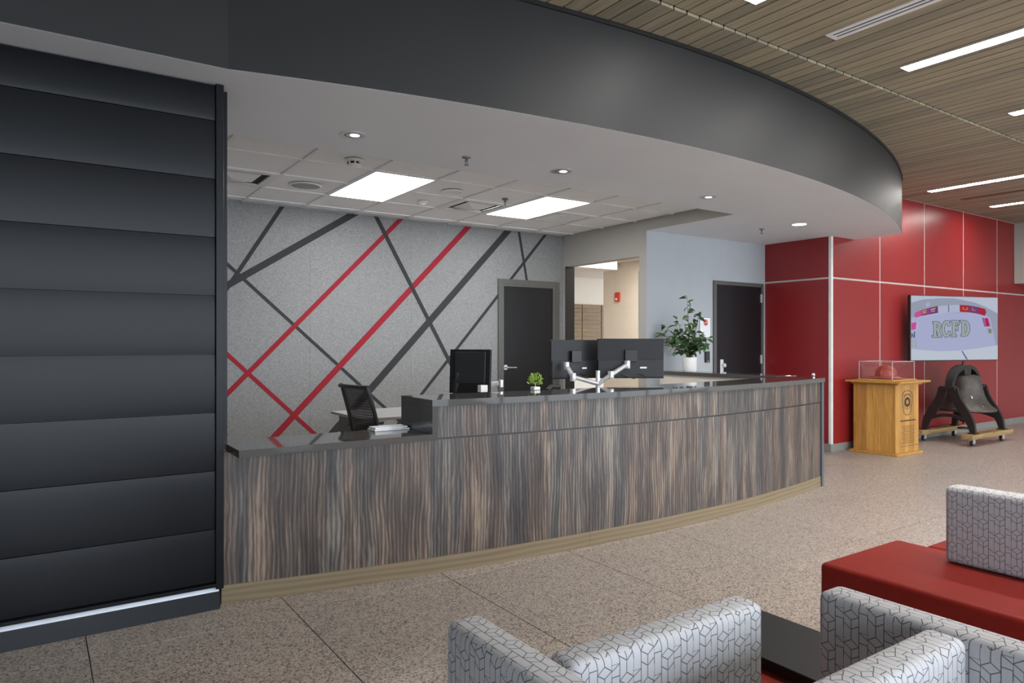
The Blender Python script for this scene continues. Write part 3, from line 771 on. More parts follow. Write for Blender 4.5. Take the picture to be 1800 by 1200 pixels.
# mesh-back task chair, built facing +x about its own origin
ch = thing('task_chair', (2.34, 5.20, 0), 'black mesh-back task chair behind the lower counter', 'chair', rz=0.08)
def chair(ch):
    def L(mb, name, mat, **k): return local(mb.build(name, mat, **k), ch)
    # back: curved sheet from the seat up, leaning to -x
    prof = [(-0.215, 0.56), (-0.235, 0.66), (-0.262, 0.80), (-0.300, 0.94), (-0.335, 1.045)]
    hw = [0.195, 0.215, 0.225, 0.225, 0.215]
    mb = MB(); n = 10
    for i in range(len(prof) - 1):
        for k in range(n):
            def pt(i, k):
                s = 2 * k / n - 1
                return (prof[i][0] + 0.035 * s * s, hw[i] * s, prof[i][1])
            mb.face([pt(i, k), pt(i, k + 1), pt(i + 1, k + 1), pt(i + 1, k)])
    L(mb, 'mesh_back', 'chair_mesh', smooth=True)
    rows = MB()
    for j in range(26):
        t = (j + .5) / 26 * (len(prof) - 1); i = min(int(t), len(prof) - 2); f = t - i
        x = prof[i][0] * (1 - f) + prof[i + 1][0] * f; z = prof[i][1] * (1 - f) + prof[i + 1][1] * f; w = hw[i] * (1 - f) + hw[i + 1] * f
        rows.tube([(x + .035 * s * s, w * s, z) for s in (-1, -.5, 0, .5, 1)], .0022, n=4)
    o = L(rows, 'mesh_threads', 'black_plastic'); o['kind'] = 'stuff'
    for sgn in (-1, 1):
        L(MB().tube([(p[0] + .035, sgn * w, p[1]) for p, w in zip(prof, hw)], [.016, .016, .016, .016, .014], n=8), 'back_frame', 'black_plastic', smooth=True)
    L(MB().tube([(prof[-1][0] + .035 * s * s - (.03 if abs(s) < .9 else 0), hw[-1] * s * 1.05, prof[-1][1] + .006) for s in (-1, -.6, 0, .6, 1)], .016, n=8), 'top_rail', 'black_plastic', smooth=True)
    L(MB().tube([(-0.10, 0, .50), (-0.25, 0, .56), (-0.285, 0, .72)], [.03, .028, .02], n=8), 'spine', 'black_plastic', smooth=True)
    L(MB().box(-0.24, -0.24, 0.46, 0.26, 0.24, 0.53), 'seat', 'black_felt', bevel=.03, seg=3, smooth=True)
    for sgn in (-1, 1):
        L(MB().tube([(-.06, sgn * .24, .50), (-.05, sgn * .29, .55), (-.05, sgn * .29, .70)], .016, n=8), 'arm_post', 'black_plastic', smooth=True)
        L(MB().box(-.20, sgn * .29 - .045, .70, .10, sgn * .29 + .045, .728), 'armrest', 'black_plastic', bevel=.012, seg=2, smooth=True)
    L(MB().cyl((0, 0, .09), (0, 0, .46), .026, n=14), 'gas_lift', 'black_metal')
    for k in range(5):
        a = 2 * PI * k / 5 + .3
        bl_ = L(MB().tube([(0, 0, .10), (.30 * math.cos(a), .30 * math.sin(a), .072)], [.03, .016], n=8), 'base_leg', 'black_plastic')
        c = (.30 * math.cos(a), .30 * math.sin(a))
        L(MB().cyl((c[0] - .012 * math.sin(a), c[1] + .012 * math.cos(a), .03), (c[0] + .012 * math.sin(a), c[1] - .012 * math.cos(a), .03), .03, n=14), 'caster', 'black_plastic').parent = bl_
chair(ch)

def monitor(loc, rz, w, h, label, hump=True, tilt=0.0):
    """back faces local -y; origin at the centre of the lower edge"""
    m = thing('monitor', loc, label, 'monitor', 'desk monitors', rz)
    m.rotation_euler = (tilt, 0, rz)
    local(MB().box(-w / 2, -.018, 0, w / 2, .012, h).build('shell', 'monitor_shell', bevel=.004), m)
    local(MB().box(-w / 2 + .008, .0115, .012, w / 2 - .008, .0135, h - .008).build('screen', 'black_plastic'), m)
    if not hump:
        local(MB().box(-w / 2 + .045, -.030, .075, w / 2 - .035, -.017, h - .02).build('back_cover', 'grey_plastic', bevel=.006), m)
    if hump:
        ls = local(MB().box(-w / 2 + .004, -.030, .006, w / 2 - .004, -.016, h * .46).build('lower_shell', 'grey_plastic', bevel=.006), m)
        local(MB().box(-.05, -.052, h * .42, .05, -.028, h * .42 + .10).build('mount_plate', 'black_plastic', bevel=.004), m)
        local(MB().box(w * .14, -.0345, h * .25, w * .24, -.0298, h * .29).build('sticker', 'sign_white'), ls)
        local(MB().tube([(.05, -.034, h * .12), (.12, -.046, h * .06), (.02, -.05, .0), (-.08, -.046, h * .1)], .005, n=6).build('cable', 'black_plastic'), m)
    return m
# pair on the silver arm, backs to the lobby
def at(u, t, z): return (F0[0] * t + R0_[0] * (u - 900) / FPX * t, F0[1] * t + R0_[1] * (u - 900) / FPX * t, z)
F0 = (math.cos(YAW), math.sin(YAW)); R0_ = (math.sin(YAW), -math.cos(YAW))
monitor((4.165, 4.338, 1.085), -0.615, 0.560, 0.335, 'wide black monitor seen from behind, right one of the pair on the silver arm')
monitor((3.785, 4.628, 1.080), -0.10, 0.47, 0.330, 'narrower angled black monitor, left one of the pair on the silver arm')
ma = thing('articulated_screen_stand', (3.86, 4.40, 0.74), 'silver dual monitor arm clamped behind the counter', 'monitor arm')
bx_, by_ = 3.845, 4.385
MB().box(bx_ - .05, by_ - .05, 0.741, bx_ + .05, by_ + .05, 0.775).build('clamp', 'silver', ma, bevel=.004)
MB().cyl((bx_, by_, .775), (bx_, by_, 1.155), .0185, n=18).build('post', 'silver', ma, smooth=True)
def arm(pts, nm):
    for i in range(len(pts) - 1):
        MB().tube([pts[i], pts[i + 1]], [.026, .022], n=10, flat=.75).build('arm_segment', 'silver', ma, smooth=True)
    for p in pts[1:]:
        MB().cyl((p[0], p[1], p[2] - .035), (p[0], p[1], p[2] + .03), .026, n=16).build('joint', 'silver', ma, bevel=.003, smooth=True)
arm([(bx_, by_, 1.045), (3.650, 4.47, 1.105), (3.640, 4.545, 1.195)], 'a')
arm([(bx_, by_, 1.045), (3.935, 4.325, 1.120), (4.095, 4.300, 1.205)], 'b')
# single monitor on its own stand, turned sideways
monitor((2.735, 4.585, 1.00), -0.95, 0.335, 0.335, 'single black monitor with a dark grey back, beside the step in the counter', hump=False, tilt=-0.06)
st = thing('monitor_stand', (2.72, 4.66, .74), 'black stand with a short silver arm under the single monitor', 'monitor stand')
MB().box(2.58, 4.60, .741, 2.82, 4.80, .755).build('foot', 'black_plastic', st, bevel=.004)
MB().tube([(2.70, 4.70, .75), (2.69, 4.68, .95), (2.685, 4.655, 1.16)], [.05, .05, .04], n=12, flat=.5).build('column', 'black_plastic', st, smooth=True)
MB().tube([(2.73, 4.62, 1.045), (2.94, 4.50, 1.075)], [.02, .018], n=8).build('arm_segment', 'silver', st, smooth=True)
MB().cyl((2.80, 4.58, 1.03), (2.80, 4.58, 1.12), .012, n=12).build('joint', 'silver', st)
MB().cyl((2.955, 4.49, 1.045), (2.955, 4.49, 1.10), .018, n=14).build('joint', 'silver', st)
MB().box(2.715, 4.395, 1.02, 2.775, 4.445, 1.072).build('bracket', 'white_plastic', st, bevel=.004)
ph = thing('desk_phone', (3.55, 4.62, .74), 'black desk phone and papers beside the monitor arm', 'phone')
MB().box(3.40, 4.50, .741, 3.62, 4.70, .97).build('body', 'black_plastic', ph, bevel=.01)
MB().tube([(3.41, 4.50, 1.0), (3.47, 4.53, 1.03), (3.56, 4.54, 1.02)], [.02, .016, .022], n=8).build('handset', 'black_plastic', ph, smooth=True)

# little lime-green plant on the counter
sp = thing('small_potted_plant', (2.985, 4.085, 1.045), 'small lime-green plant in a white pot on the counter', 'plant')
MB().box(2.958, 4.060, 1.0455, 3.012, 4.110, 1.068).build('pot', 'pot_ceramic', sp, bevel=.004)
mb = MB(); rnd = random.Random(3)
for k in range(150):
    th, el = rnd.uniform(0, 2 * PI), rnd.uniform(.15, 1.5)
    r = .030 + .034 * rnd.random()
    c = Vector((2.985 + r * math.cos(th) * math.cos(el) * 1.05, 4.085 + r * math.sin(th) * math.cos(el) * 1.05, 1.072 + (r + .022) * math.sin(el) * 1.12))
    d = (c - Vector((2.985, 4.085, 1.06))).normalized(); a = d.orthogonal().normalized(); b = d.cross(a)
    a, b = a * math.cos(k) + b * math.sin(k), b * math.cos(k) - a * math.sin(k)
    L, w = .020, .006
    mb.face([c - d * L * .5, c + a * w + b * .002, c + d * L * .6, c - a * w + b * .002])
o = mb.build('foliage', 'leaf_lime', sp); o['kind'] = 'stuff'
MB().cyl((2.985, 4.085, 1.062), (2.985, 4.085, 1.10), .004, n=6).build('stem', 'leaf_lime', sp)

# tall leafy plant on the return counter
PX, PY = 6.375, 5.64
bp = thing('potted_ficus', (PX, PY, 1.045), 'tall leafy green plant in a white cylinder pot on the return counter', 'plant')
MB().lathe([(.074, 0), (.080, .01), (.084, .150), (.084, .166), (.076, .166), (.074, .150)], (PX, PY, 1.0455), 32).build('pot', 'pot_ceramic', bp, smooth=True)
MB().lathe([(.074, .145), (.01, .15)], (PX, PY, 1.0455), 20).build('soil', 'bark_soil', bp)
leaf_me = MB()
for sgn in (-1, 1):
    leaf_me.face([(0, 0, 0), (sgn * .017, .022, .006), (sgn * .019, .042, .004), (0, .042, -.003)])
    leaf_me.face([(0, .042, -.003), (sgn * .019, .042, .004), (sgn * .010, .064, -.002), (0, .080, -.012)])
leaf_me = leaf_me.mesh('leaf', 'leaf_dark')
rnd = random.Random(11); K = 0.00663 / 7.5
tips = [(400, 85, 12), (470, 330, 6), (600, 285, 3), (575, 430, 5), (665, 560, 8), (690, 640, 8), (640, 720, 9), (590, 800, 7), (265, 395, 5), (225, 420, 3), (120, 470, 8),
        (100, 590, 9), (120, 690, 8), (190, 760, 6), (260, 830, 5), (350, 450, 4), (330, 600, 10), (420, 640, 11), (520, 640, 10), (480, 760, 10), (560, 700, 9), (300, 700, 8), (370, 800, 7), (500, 850, 6), (430, 850, 5), (240, 600, 7), (440, 500, 4)]
base = Vector((PX, PY, 1.20))
for (cx_, cy_, nl) in tips:
    s, hgt = (cx_ - 440) * K, (910 - cy_) * K
    dep = rnd.uniform(-.12, .10)
    tip = base + Vector((R0_[0] * s + F0[0] * dep, R0_[1] * s + F0[1] * dep, hgt))
    mid = base + (tip - base) * .5 + Vector((0, 0, .04))
    P = [base + Vector((rnd.uniform(-.02, .02), rnd.uniform(-.02, .02), 0)), base * .5 + mid * .5 + Vector((0, 0, .01)), mid, tip]
    stm = MB().tube([tuple(p) for p in P], [.004, .0035, .003, .0015], n=5).build('stem', 'stem', bp)
    nl = int(nl * 1.35)
    for k in range(nl):
        f = 1 - .62 * k / max(nl, 1) * (0.9 if cy_ > 120 else 1.0)
        q = mid + (tip - mid) * max(0, (f - .5) * 2) if f > .5 else base + (mid - base) * f * 2
        o = placed('leaf', leaf_me, q, None, (1, 1, 1))
        sc = rnd.uniform(1.0, 1.5); o.scale = (sc, sc, sc)
        o.rotation_euler = (rnd.uniform(-.9, .7), rnd.uniform(-.7, .7), rnd.uniform(0, 2 * PI))
        o.parent = stm

# ---- wall things
al = thing('fire_alarm', (8.0, 8.62, 2.06), 'red fire alarm strobe on the cream corridor wall', 'fire alarm')
MB().box(7.962, 8.565, 2.065, 7.999, 8.665, 2.215).build('body', 'alarm_red', al, bevel=.006)
MB().box(7.950, 8.600, 2.085, 7.963, 8.635, 2.120).build('lens', 'sign_white', al, bevel=.003)
sg = thing('door_notice', (7.065, YW, 1.58), 'white notice with a red stop sign beside the plum door', 'sign')
MB().box(6.962, YW - .004, 1.447, 7.168, YW - .0005, 1.708).build('frame', 'frame_grey', sg)
MB().box(6.967, YW - .006, 1.452, 7.163, YW - .0005, 1.703).build('sheet', 'sign_white', sg)
oc = [(7.075 + .042 * math.cos(PI / 8 + k * PI / 4), 1.640 + .042 * math.sin(PI / 8 + k * PI / 4)) for k in range(8)]
MB().prism(oc, YW - .0075, YW - .006, lambda a, b, c: (a, c, b)).build('stop_octagon', 'sign_red', sg)
def text(body, size, loc, rot, mat, parent, name='lettering'):
    cu = bpy.data.curves.new(name, 'FONT'); cu.body = body; cu.size = size; cu.align_x = 'CENTER'; cu.align_y = 'CENTER'; cu.extrude = .0004; cu.resolution_u = 2
    tmp = bpy.data.objects.new(name, cu); COL.objects.link(tmp)
    dg = bpy.context.evaluated_depsgraph_get(); me = bpy.data.meshes.new_from_object(tmp.evaluated_get(dg)); bpy.data.objects.remove(tmp)
    me.materials.clear(); me.materials.append(MATS[mat])
    o = bpy.data.objects.new(name, me); COL.objects.link(o); o.location = loc; o.rotation_euler = rot
    if parent: attach(o, parent)
    return o
text('STOP', .026, (7.075, YW - .0082, 1.640), (PI / 2, 0, 0), 'sign_white', sg)
cr = thing('card_reader', (7.10, YW, 1.20), 'small black card reader on the white wall by the plum door', 'card reader')
MB().box(7.055, YW - .028, 1.130, 7.132, YW - .0005, 1.272).build('body', 'black_plastic', cr, bevel=.005)
MB().box(7.088, YW - .030, 1.142, 7.102, YW - .027, 1.152).build('indicator', 'sign_white', cr)

# ================================================================== RIGHT-HAND DISPLAY
# ---- television on a swivel wall arm
def flat(name, col, k=1.0): return emit(name, col, k * 0.235)
for nm, c in (('scr_bg', (.74, .80, .97)), ('scr_grey', (.47, .51, .66)), ('scr_body', (.60, .64, .95)), ('scr_low', (.78, .86, .98)), ('scr_pink', (.85, .12, .45)), ('scr_mag', (.42, .06, .32)),
              ('scr_red', (.55, .02, .06)), ('scr_purple', (.22, .06, .30)), ('scr_orange', (.95, .28, .04)), ('scr_yellow', (.95, .62, .12)), ('scr_block', (.66, .70, .95)), ('scr_blue', (.16, .18, .55)),
              ('scr_green', (.52, .60, .55)), ('scr_dark', (.09, .12, .25)), ('scr_olive', (.30, .33, .26))): flat(nm, c)
AT = math.atan2(-0.47, 1.54)
tv = thing('television', (10.755, 4.660, 1.128), 'large wall-mounted television showing a white vehicle marked RCFD', 'television', rz=AT)
W, HH = 1.62, 0.915
local(MB().box(-W / 2, -.012, 0, W / 2, .035, HH).build('casing', 'black_plastic', bevel=.004), tv)
local(MB().box(-.30, .035, .25, .30, .075, .66).build('rear_box', 'black_plastic', bevel=.01), tv)
local(MB().tube([(0, .07, .45), (.05, .20, .45), (-.05, .30, .45)], .025, n=8).build('wall_arm', 'black_metal'), tv)
scr = local(MB().box(-W / 2 + .012, -.0135, .012, W / 2 - .012, -.012, HH - .010).build('screen', 'scr_bg'), tv)
def sp_(cx_, cy_):
    return (min(max((cx_ - 345) / 1155 * (W - .024) - W / 2 + .012, -W / 2 + .0125), W / 2 - .0125), min(max((1000 - cy_) / 860 * (HH - .022) + .012, .0125), HH - .0105))
LAY = [0]
def pic(pts, mat, name='picture'):
    LAY[0] += 1; y = -.0136 - .00012 * LAY[0]
    o = MB().face([(*sp_(a, b)[:1], y, sp_(a, b)[1]) for a, b in pts]).build(name, mat)
    o.parent = scr
    return o
def pic_multi(polys, mat, name):
    LAY[0] += 1; y = -.0136 - .00012 * LAY[0]; mb = MB()
    for pts in polys: mb.face([(sp_(a, b)[0], y, sp_(a, b)[1]) for a, b in pts])
    o = mb.build(name, mat); o.parent = scr; return o
pic([(345, 235), (500, 188), (700, 168), (900, 162), (1180, 212), (1330, 270), (1500, 360), (1500, 810), (1300, 830), (345, 850)], 'scr_grey')
pic([(345, 430), (400, 425), (560, 395), (760, 372), (1000, 360), (1180, 368), (1330, 385), (1390, 420), (1440, 640), (1475, 800), (1300, 835), (1000, 875), (700, 882), (345, 850)], 'scr_body')
pic([(345, 845), (500, 868), (700, 882), (1000, 872), (1250, 840), (1500, 800), (1500, 1000), (345, 1000)], 'scr_low')
pic([(1000, 878), (1015, 876), (1090, 995), (1065, 995)], 'scr_blue')
pic([(530, 250), (550, 225), (580, 225), (588, 265), (560, 285), (530, 280)], 'scr_body')
pic([(400, 445), (560, 405), (760, 372), (1000, 352), (1180, 362), (1325, 398), (1320, 385), (1000, 345), (690, 362), (400, 428)], 'scr_block')
pic([(382, 400), (400, 360), (470, 333), (476, 410), (405, 436)], 'scr_pink', 'light_bar')
pic([(470, 333), (580, 298), (585, 386), (476, 410)], 'scr_mag', 'light_bar')
pic([(580, 298), (688, 272), (692, 364), (585, 386)], 'scr_purple', 'light_bar')
pic([(690, 274), (826, 258), (826, 350), (694, 364)], 'scr_block', 'light_bar')
pic([(826, 254), (836, 254), (836, 350), (826, 350)], 'scr_dark', 'light_bar')
pic([(836, 256), (976, 250), (978, 344), (836, 350)], 'scr_block', 'light_bar')
pic([(978, 250), (1105, 256), (1105, 350), (980, 346)], 'scr_red', 'light_bar')
pic([(1105, 256), (1225, 275), (1225, 368), (1105, 350)], 'scr_purple', 'light_bar')
pic([(1225, 275), (1325, 300), (1338, 345), (1320, 396), (1225, 368)], 'scr_red', 'light_bar')
pic_multi([[(485, 345), (540, 325), (540, 337), (485, 357)], [(485, 368), (540, 352), (540, 362), (485, 380)], [(590, 318), (655, 298), (655, 312), (590, 332)], [(600, 345), (650, 330), (650, 340), (600, 356)]], 'scr_yellow', 'lamp_glow')
pic_multi([[(1015, 278), (1030, 278), (1030, 316), (1015, 314)], [(1070, 280), (1085, 282), (1085, 320), (1070, 318)], [(1030, 306), (1070, 308), (1070, 318), (1030, 316)], [(1145, 285), (1158, 287), (1158, 326), (1145, 322)], [(1158, 316), (1195, 320), (1195, 330), (1158, 326)]], 'scr_orange', 'lamp_glow')
pic([(345, 490), (432, 474), (440, 490), (424, 602), (345, 605)], 'scr_block', 'tail_lamp'); pic([(345, 505), (412, 488), (402, 590), (345, 596)], 'scr_pink', 'tail_lamp')
pic([(1280, 425), (1300, 420), (1330, 548), (1312, 545)], 'scr_blue', 'tail_lamp'); pic([(1298, 425), (1368, 424), (1394, 540), (1322, 546)], 'scr_pink', 'tail_lamp')
pic([(1320, 428), (1350, 428), (1385, 530), (1340, 540)], 'scr_red', 'tail_lamp')
pic([(1344, 560), (1408, 562), (1424, 636), (1360, 648)], 'scr_green', 'tail_lamp'); pic([(1366, 575), (1404, 575), (1412, 628), (1374, 634)], 'scr_olive', 'tail_lamp')
pic_multi([[(345, 640), (358, 640), (358, 700), (345, 700)], [(378, 620), (392, 620), (388, 702), (374, 702)], [(358, 640), (378, 685), (378, 702), (358, 660)]], 'scr_dark', 'lettering')
pic_multi([[(350, 725), (366, 725), (366, 825), (350, 825)], [(390, 725), (410, 722), (410, 826), (390, 826)], [(380, 812), (418, 812), (418, 828), (380, 828)], [(380, 735), (392, 722), (392, 742), (380, 748)]], 'scr_green', 'lettering')
def glyphs(g):
    """slab-serif R C F D as overlapping strokes, grown by g"""
    def rect(x0, y0, x1, y1, sk=0): return [(x0 - g + sk, y0 - g), (x1 + g + sk, y0 - g), (x1 + g, y1 + g), (x0 - g, y1 + g)]
    def ring(cx, cy, rx, ry, t, a0, a1, n=12):
        out = []
        for k in range(n):
            u0, u1 = a0 + (a1 - a0) * k / n, a0 + (a1 - a0) * (k + 1) / n
            f = lambda r, u, q: (cx + (rx + q) * r * math.cos(u), cy + (ry + q) * r * math.sin(u))
            o = lambda u: (cx + (rx + g) * math.cos(u), cy + (ry + g) * math.sin(u))
            i = lambda u: (cx + (rx - t - g) * math.cos(u), cy + (ry - t - g) * math.sin(u))
            out.append([o(u0), o(u1), i(u1), i(u0)])
        return out
    P = []
    P += [rect(635, 490, 668, 690), rect(620, 485, 690, 505), rect(612, 672, 685, 692)]                          # R
    P += ring(682, 540, 44, 54, 30, -PI / 2, PI / 2) + [rect(660, 486, 684, 514), rect(660, 572, 684, 594)]
    P += [[(672 - g, 588), (704 + g, 584), (732 + g, 690 + g), (694 - g, 690 + g)], rect(690, 672, 735, 692)]
    P += ring(800, 580, 60, 112, 34, .45, 2 * PI - .45, 22) + [rect(820, 475, 840, 540), rect(822, 612, 846, 640)]    # C
    P += [rect(880, 470, 915, 680), rect(860, 466, 930, 486), rect(858, 664, 932, 686), rect(880, 466, 968, 492), rect(950, 470, 970, 520), rect(905, 552, 942, 578), rect(934, 532, 952, 600)]  # F
    P += [rect(1008, 470, 1042, 672), rect(985, 464, 1040, 486), rect(992, 654, 1045, 676)] + ring(1044, 570, 68, 106, 36, -PI / 2, PI / 2, 16)   # D
    return P
pic_multi(glyphs(7), 'scr_dark', 'lettering')
pic_multi(glyphs(0), 'scr_green', 'lettering')

# ---- oak pedestal with engraved front
pd_ = thing('display_pedestal', (8.88, 4.67, 0), 'honey oak pedestal with an engraved badge beside the red wall', 'pedestal')
MB().box(8.66, 4.43, 0.02, 9.19, 4.925, 0.860).build('core', 'podium_oak', pd_)
nb = 6
for k in range(nb):
    a, b = 4.425 + (4.935 - 4.425) * k / nb, 4.425 + (4.935 - 4.425) * (k + 1) / nb
    MB().box(8.640, a, 0.030, 8.661, b - .0006, 0.865).build('board', 'podium_oak', pd_, bevel=.0012, seg=1)
for k in range(5):
    a, b = 8.640 + (9.200 - 8.640) * k / 5, 8.640 + (9.200 - 8.640) * (k + 1) / 5
    MB().box(a, 4.405, 0.030, b - .0006, 4.431, 0.865).build('board', 'podium_oak', pd_, bevel=.0012, seg=1)
MB().box(8.600, 4.370, 0, 9.235, 4.975, 0.030).build('foot', 'podium_oak', pd_, bevel=.004)
MB().prism([(8.64, .862), (8.59, .890), (9.25, .890), (9.20, .862)], 4.37, 4.96, lambda a, b, c: (a, c, b)).build('moulding', 'podium_oak', pd_)
MB().box(8.535, 4.300, 0.890, 9.295, 4.985, 0.912).build('top', 'podium_oak', pd_, bevel=.004)
MB().box(8.650, 4.44, 0.912, 9.225, 4.895, 0.928).build('case_base', 'podium_oak', pd_, bevel=.002)
YI = 4.405
def ink(polys, name, mat='ink', dy=0.0):
    mb = MB()
    for p in polys: mb.prism(p, YI - .0012 - dy, YI + .0005, lambda a, b, c: (a, c, b))
    o = mb.build(name, mat, pd_)
    if name in ('badge_marks', 'badge_star', 'engraved_heading', 'engraved_line'): o['kind'] = 'stuff'
    return o
shield = [(8.850, .790), (8.990, .790), (9.045, .745), (9.045, .66), (9.005, .520), (8.960, .487), (8.880, .487), (8.835, .520), (8.795, .66), (8.795, .745)]
cxs, czs = 8.92, .64
inner = [(cxs + (x - cxs) * .92, czs + (z - czs) * .955) for x, z in shield]
ink([[shield[k], shield[(k + 1) % 10], inner[(k + 1) % 10], inner[k]] for k in range(10)], 'badge_outline')
ring = []
for k in range(20):
    a, b = 2 * PI * k / 20, 2 * PI * (k + 1) / 20
    ring.append([(cxs + .072 * math.cos(a), .650 + .062 * math.sin(a)), (cxs + .072 * math.cos(b), .650 + .062 * math.sin(b)), (cxs + .022 * math.cos(b), .650 + .018 * math.sin(b)), (cxs + .022 * math.cos(a), .650 + .018 * math.sin(a))])
ink(ring, 'badge_seal')
star = []
for k in range(8):
    a = PI * k / 4 + PI / 8; r0, r1 = (.020, .046)
    star.append([(cxs + r0 * math.cos(a), .650 + r0 * .9 * math.sin(a)), (cxs + r1 * math.cos(a + PI / 8), .650 + r1 * .85 * math.sin(a + PI / 8)), (cxs + r0 * math.cos(a + PI / 4), .650 + r0 * .9 * math.sin(a + PI / 4))])
ink(star, 'badge_star', 'podium_oak', .0006)
marks = []
for k, a in enumerate([2.45, 2.22, 2.0, 1.78, 1.36, 1.14, .92, .69]):
    c, s = math.cos(a), math.sin(a); x, z = cxs + .098 * c, .662 + .085 * s
    marks.append([(x - .010 * s - .006 * c, z + .008 * c - .008 * s), (x + .010 * s - .006 * c, z - .008 * c - .008 * s), (x + .010 * s + .006 * c, z - .008 * c + .008 * s), (x - .010 * s + .006 * c, z + .008 * c + .008 * s)])
for k in range(6):
    a = PI + .55 + k * .41; c, s = math.cos(a), math.sin(a); x, z = cxs + .088 * c, .648 + .085 * s
    marks.append([(x - .008, z - .006), (x + .006, z - .008), (x + .008, z + .006), (x - .006, z + .008)])
ink(marks, 'badge_marks')
rnd = random.Random(5)
def words(x0, x1, z, hgt, mn=.014, mx=.035, gap=.006):
    out = []; x = x0
    while x < x1 - .008:
        w = min(rnd.uniform(mn, mx), x1 - x); out.append([(x, z), (x + w, z), (x + w, z + hgt), (x, z + hgt)]); x += w + gap
    return out
ink(words(8.750, 9.130, .412, .018, .008, .014, .005), 'engraved_heading')
for k in range(10):
    z = .348 - k * .0232
    ink(words(8.790 + .012 * (k % 3), 9.095 - .01 * (k % 2), z, .009), 'engraved_line', 'ink_brown')
ink(words(8.760, 9.190, .104, .007), 'engraved_line', 'ink_brown')

# ---- acrylic case and fire helmet on the pedestal
cs = thing('display_case', (8.94, 4.67, 0.928), 'clear acrylic display case around the red helmet', 'display case')
x0, x1, y0, y1, z0, z1 = 8.670, 9.205, 4.46, 4.875, 0.9285, 1.145
for nm, b in (('pane', (x0, y0, z0, x1, y0 + .004, z1)), ('pane', (x0, y1 - .004, z0, x1, y1, z1)), ('pane', (x0, y0 + .004, z0, x0 + .004, y1 - .004, z1)), ('pane', (x1 - .004, y0 + .004, z0, x1, y1 - .004, z1)), ('pane', (x0, y0, z1, x1, y1, z1 + .004))):
    MB().box(*b).build(nm, 'acrylic', cs)
e = .0035
for (a, b) in (((x0, y0), (x0, y0)), ((x1, y0), (x1, y0)), ((x0, y1), (x0, y1)), ((x1, y1), (x1, y1))):
    MB().box(a[0] - e, a[1] - e, z0, a[0] + e, a[1] + e, z1).build('edge', 'acrylic_edge', cs)
for b in ((x0, y0 - e, z1, x1, y0 + e, z1 + .006), (x0, y1 - e, z1, x1, y1 + e, z1 + .006), (x0 - e, y0, z1, x0 + e, y1, z1 + .006), (x1 - e, y0, z1, x1 + e, y1, z1 + .006)):
    MB().box(*b).build('edge', 'acrylic_edge', cs)
hc = (8.90, 4.66, .930)
hm = thing('fire_helmet', hc, 'old red fire helmet inside the acrylic case on the pedestal', 'helmet')
MB().lathe([(.118, .028), (.120, .06), (.112, .105), (.090, .140), (.050, .160), (.004, .166)], hc, 28, 1.0, 1.08).build('shell', 'helmet_red', hm, smooth=True)
mb = MB(); n = 36
for k in range(n):
    a, b = 2 * PI * k / n, 2 * PI * (k + 1) / n
    def rim(t, r):      # the brim runs long towards +y (back)
        ext = .045 + .085 * max(0, math.sin(t)) ** 2 + .02 * max(0, -math.sin(t)) ** 4
        rr = .117 + ext * r; return (hc[0] + rr * math.cos(t), hc[1] + rr * 1.05 * math.sin(t), hc[2] + .034 - .026 * r * r)
    for r0, r1 in ((0, .5), (.5, 1)):
        mb.face([rim(a, r0), rim(b, r0), rim(b, r1), rim(a, r1)])
mb.build('brim', 'helmet_red', hm, smooth=True)
MB().lathe([(.112, .004), (.112, .026)], hc, 24, 1, 1.05).build('liner', 'black_plastic', hm)
for k in range(4):
    a = PI * k / 4
    MB().tube([(hc[0] + .121 * math.cos(a) * math.cos(t), hc[1] + .130 * math.sin(a) * math.cos(t), hc[2] + .045 + .125 * math.sin(t)) for t in [PI * j / 12 for j in range(13)]], .006, n=6).build('ridge', 'helmet_trim', hm, smooth=True)

# ---- cast bell on its rolling stand
BX, BY = 10.845, 4.585
bs = thing('bell_stand', (BX, BY, 0), 'black cast-iron bell stand on two wooden skids with casters', 'bell stand')
for y in (4.275, 4.895):
    MB().box(10.20, y - .07, .098, 11.49, y + .07, .158).build('skid', 'skid_pine', bs, bevel=.006)
    for x in (10.36, 11.27):
        MB().cyl((x, y - .016, .036), (x, y + .016, .036), .036, n=18).build('caster', 'black_plastic', bs, bevel=.006, smooth=True)
        MB().box(x - .018, y - .024, .030, x + .045, y - .019, .098).box(x - .018, y + .019, .030, x + .045, y + .024, .098).box(x - .02, y - .024, .090, x + .05, y + .024, .098).build('caster_fork', 'silver', bs)
def sweep_yz(x, path, w, name, mat, th=.05):
    """flat cast bar in a plane of constant x: path of (y, z, half width)"""
    mb = MB(); L, Rr = [], []
    for k, (y, z, hw) in enumerate(path):
        y0, z0 = path[max(k - 1, 0)][:2]; y1, z1 = path[min(k + 1, len(path) - 1)][:2]
        d = math.hypot(y1 - y0, z1 - z0); ny, nz = -(z1 - z0) / d, (y1 - y0) / d
        L.append((y + ny * hw, z + nz * hw)); Rr.append((y - ny * hw, z - nz * hw))
    for k in range(len(path) - 1):
        mb.prism([L[k], L[k + 1], Rr[k + 1], Rr[k]], x - th / 2, x + th / 2, lambda a, b, c: (c, a, b))
    return mb.build(name, mat, bs)
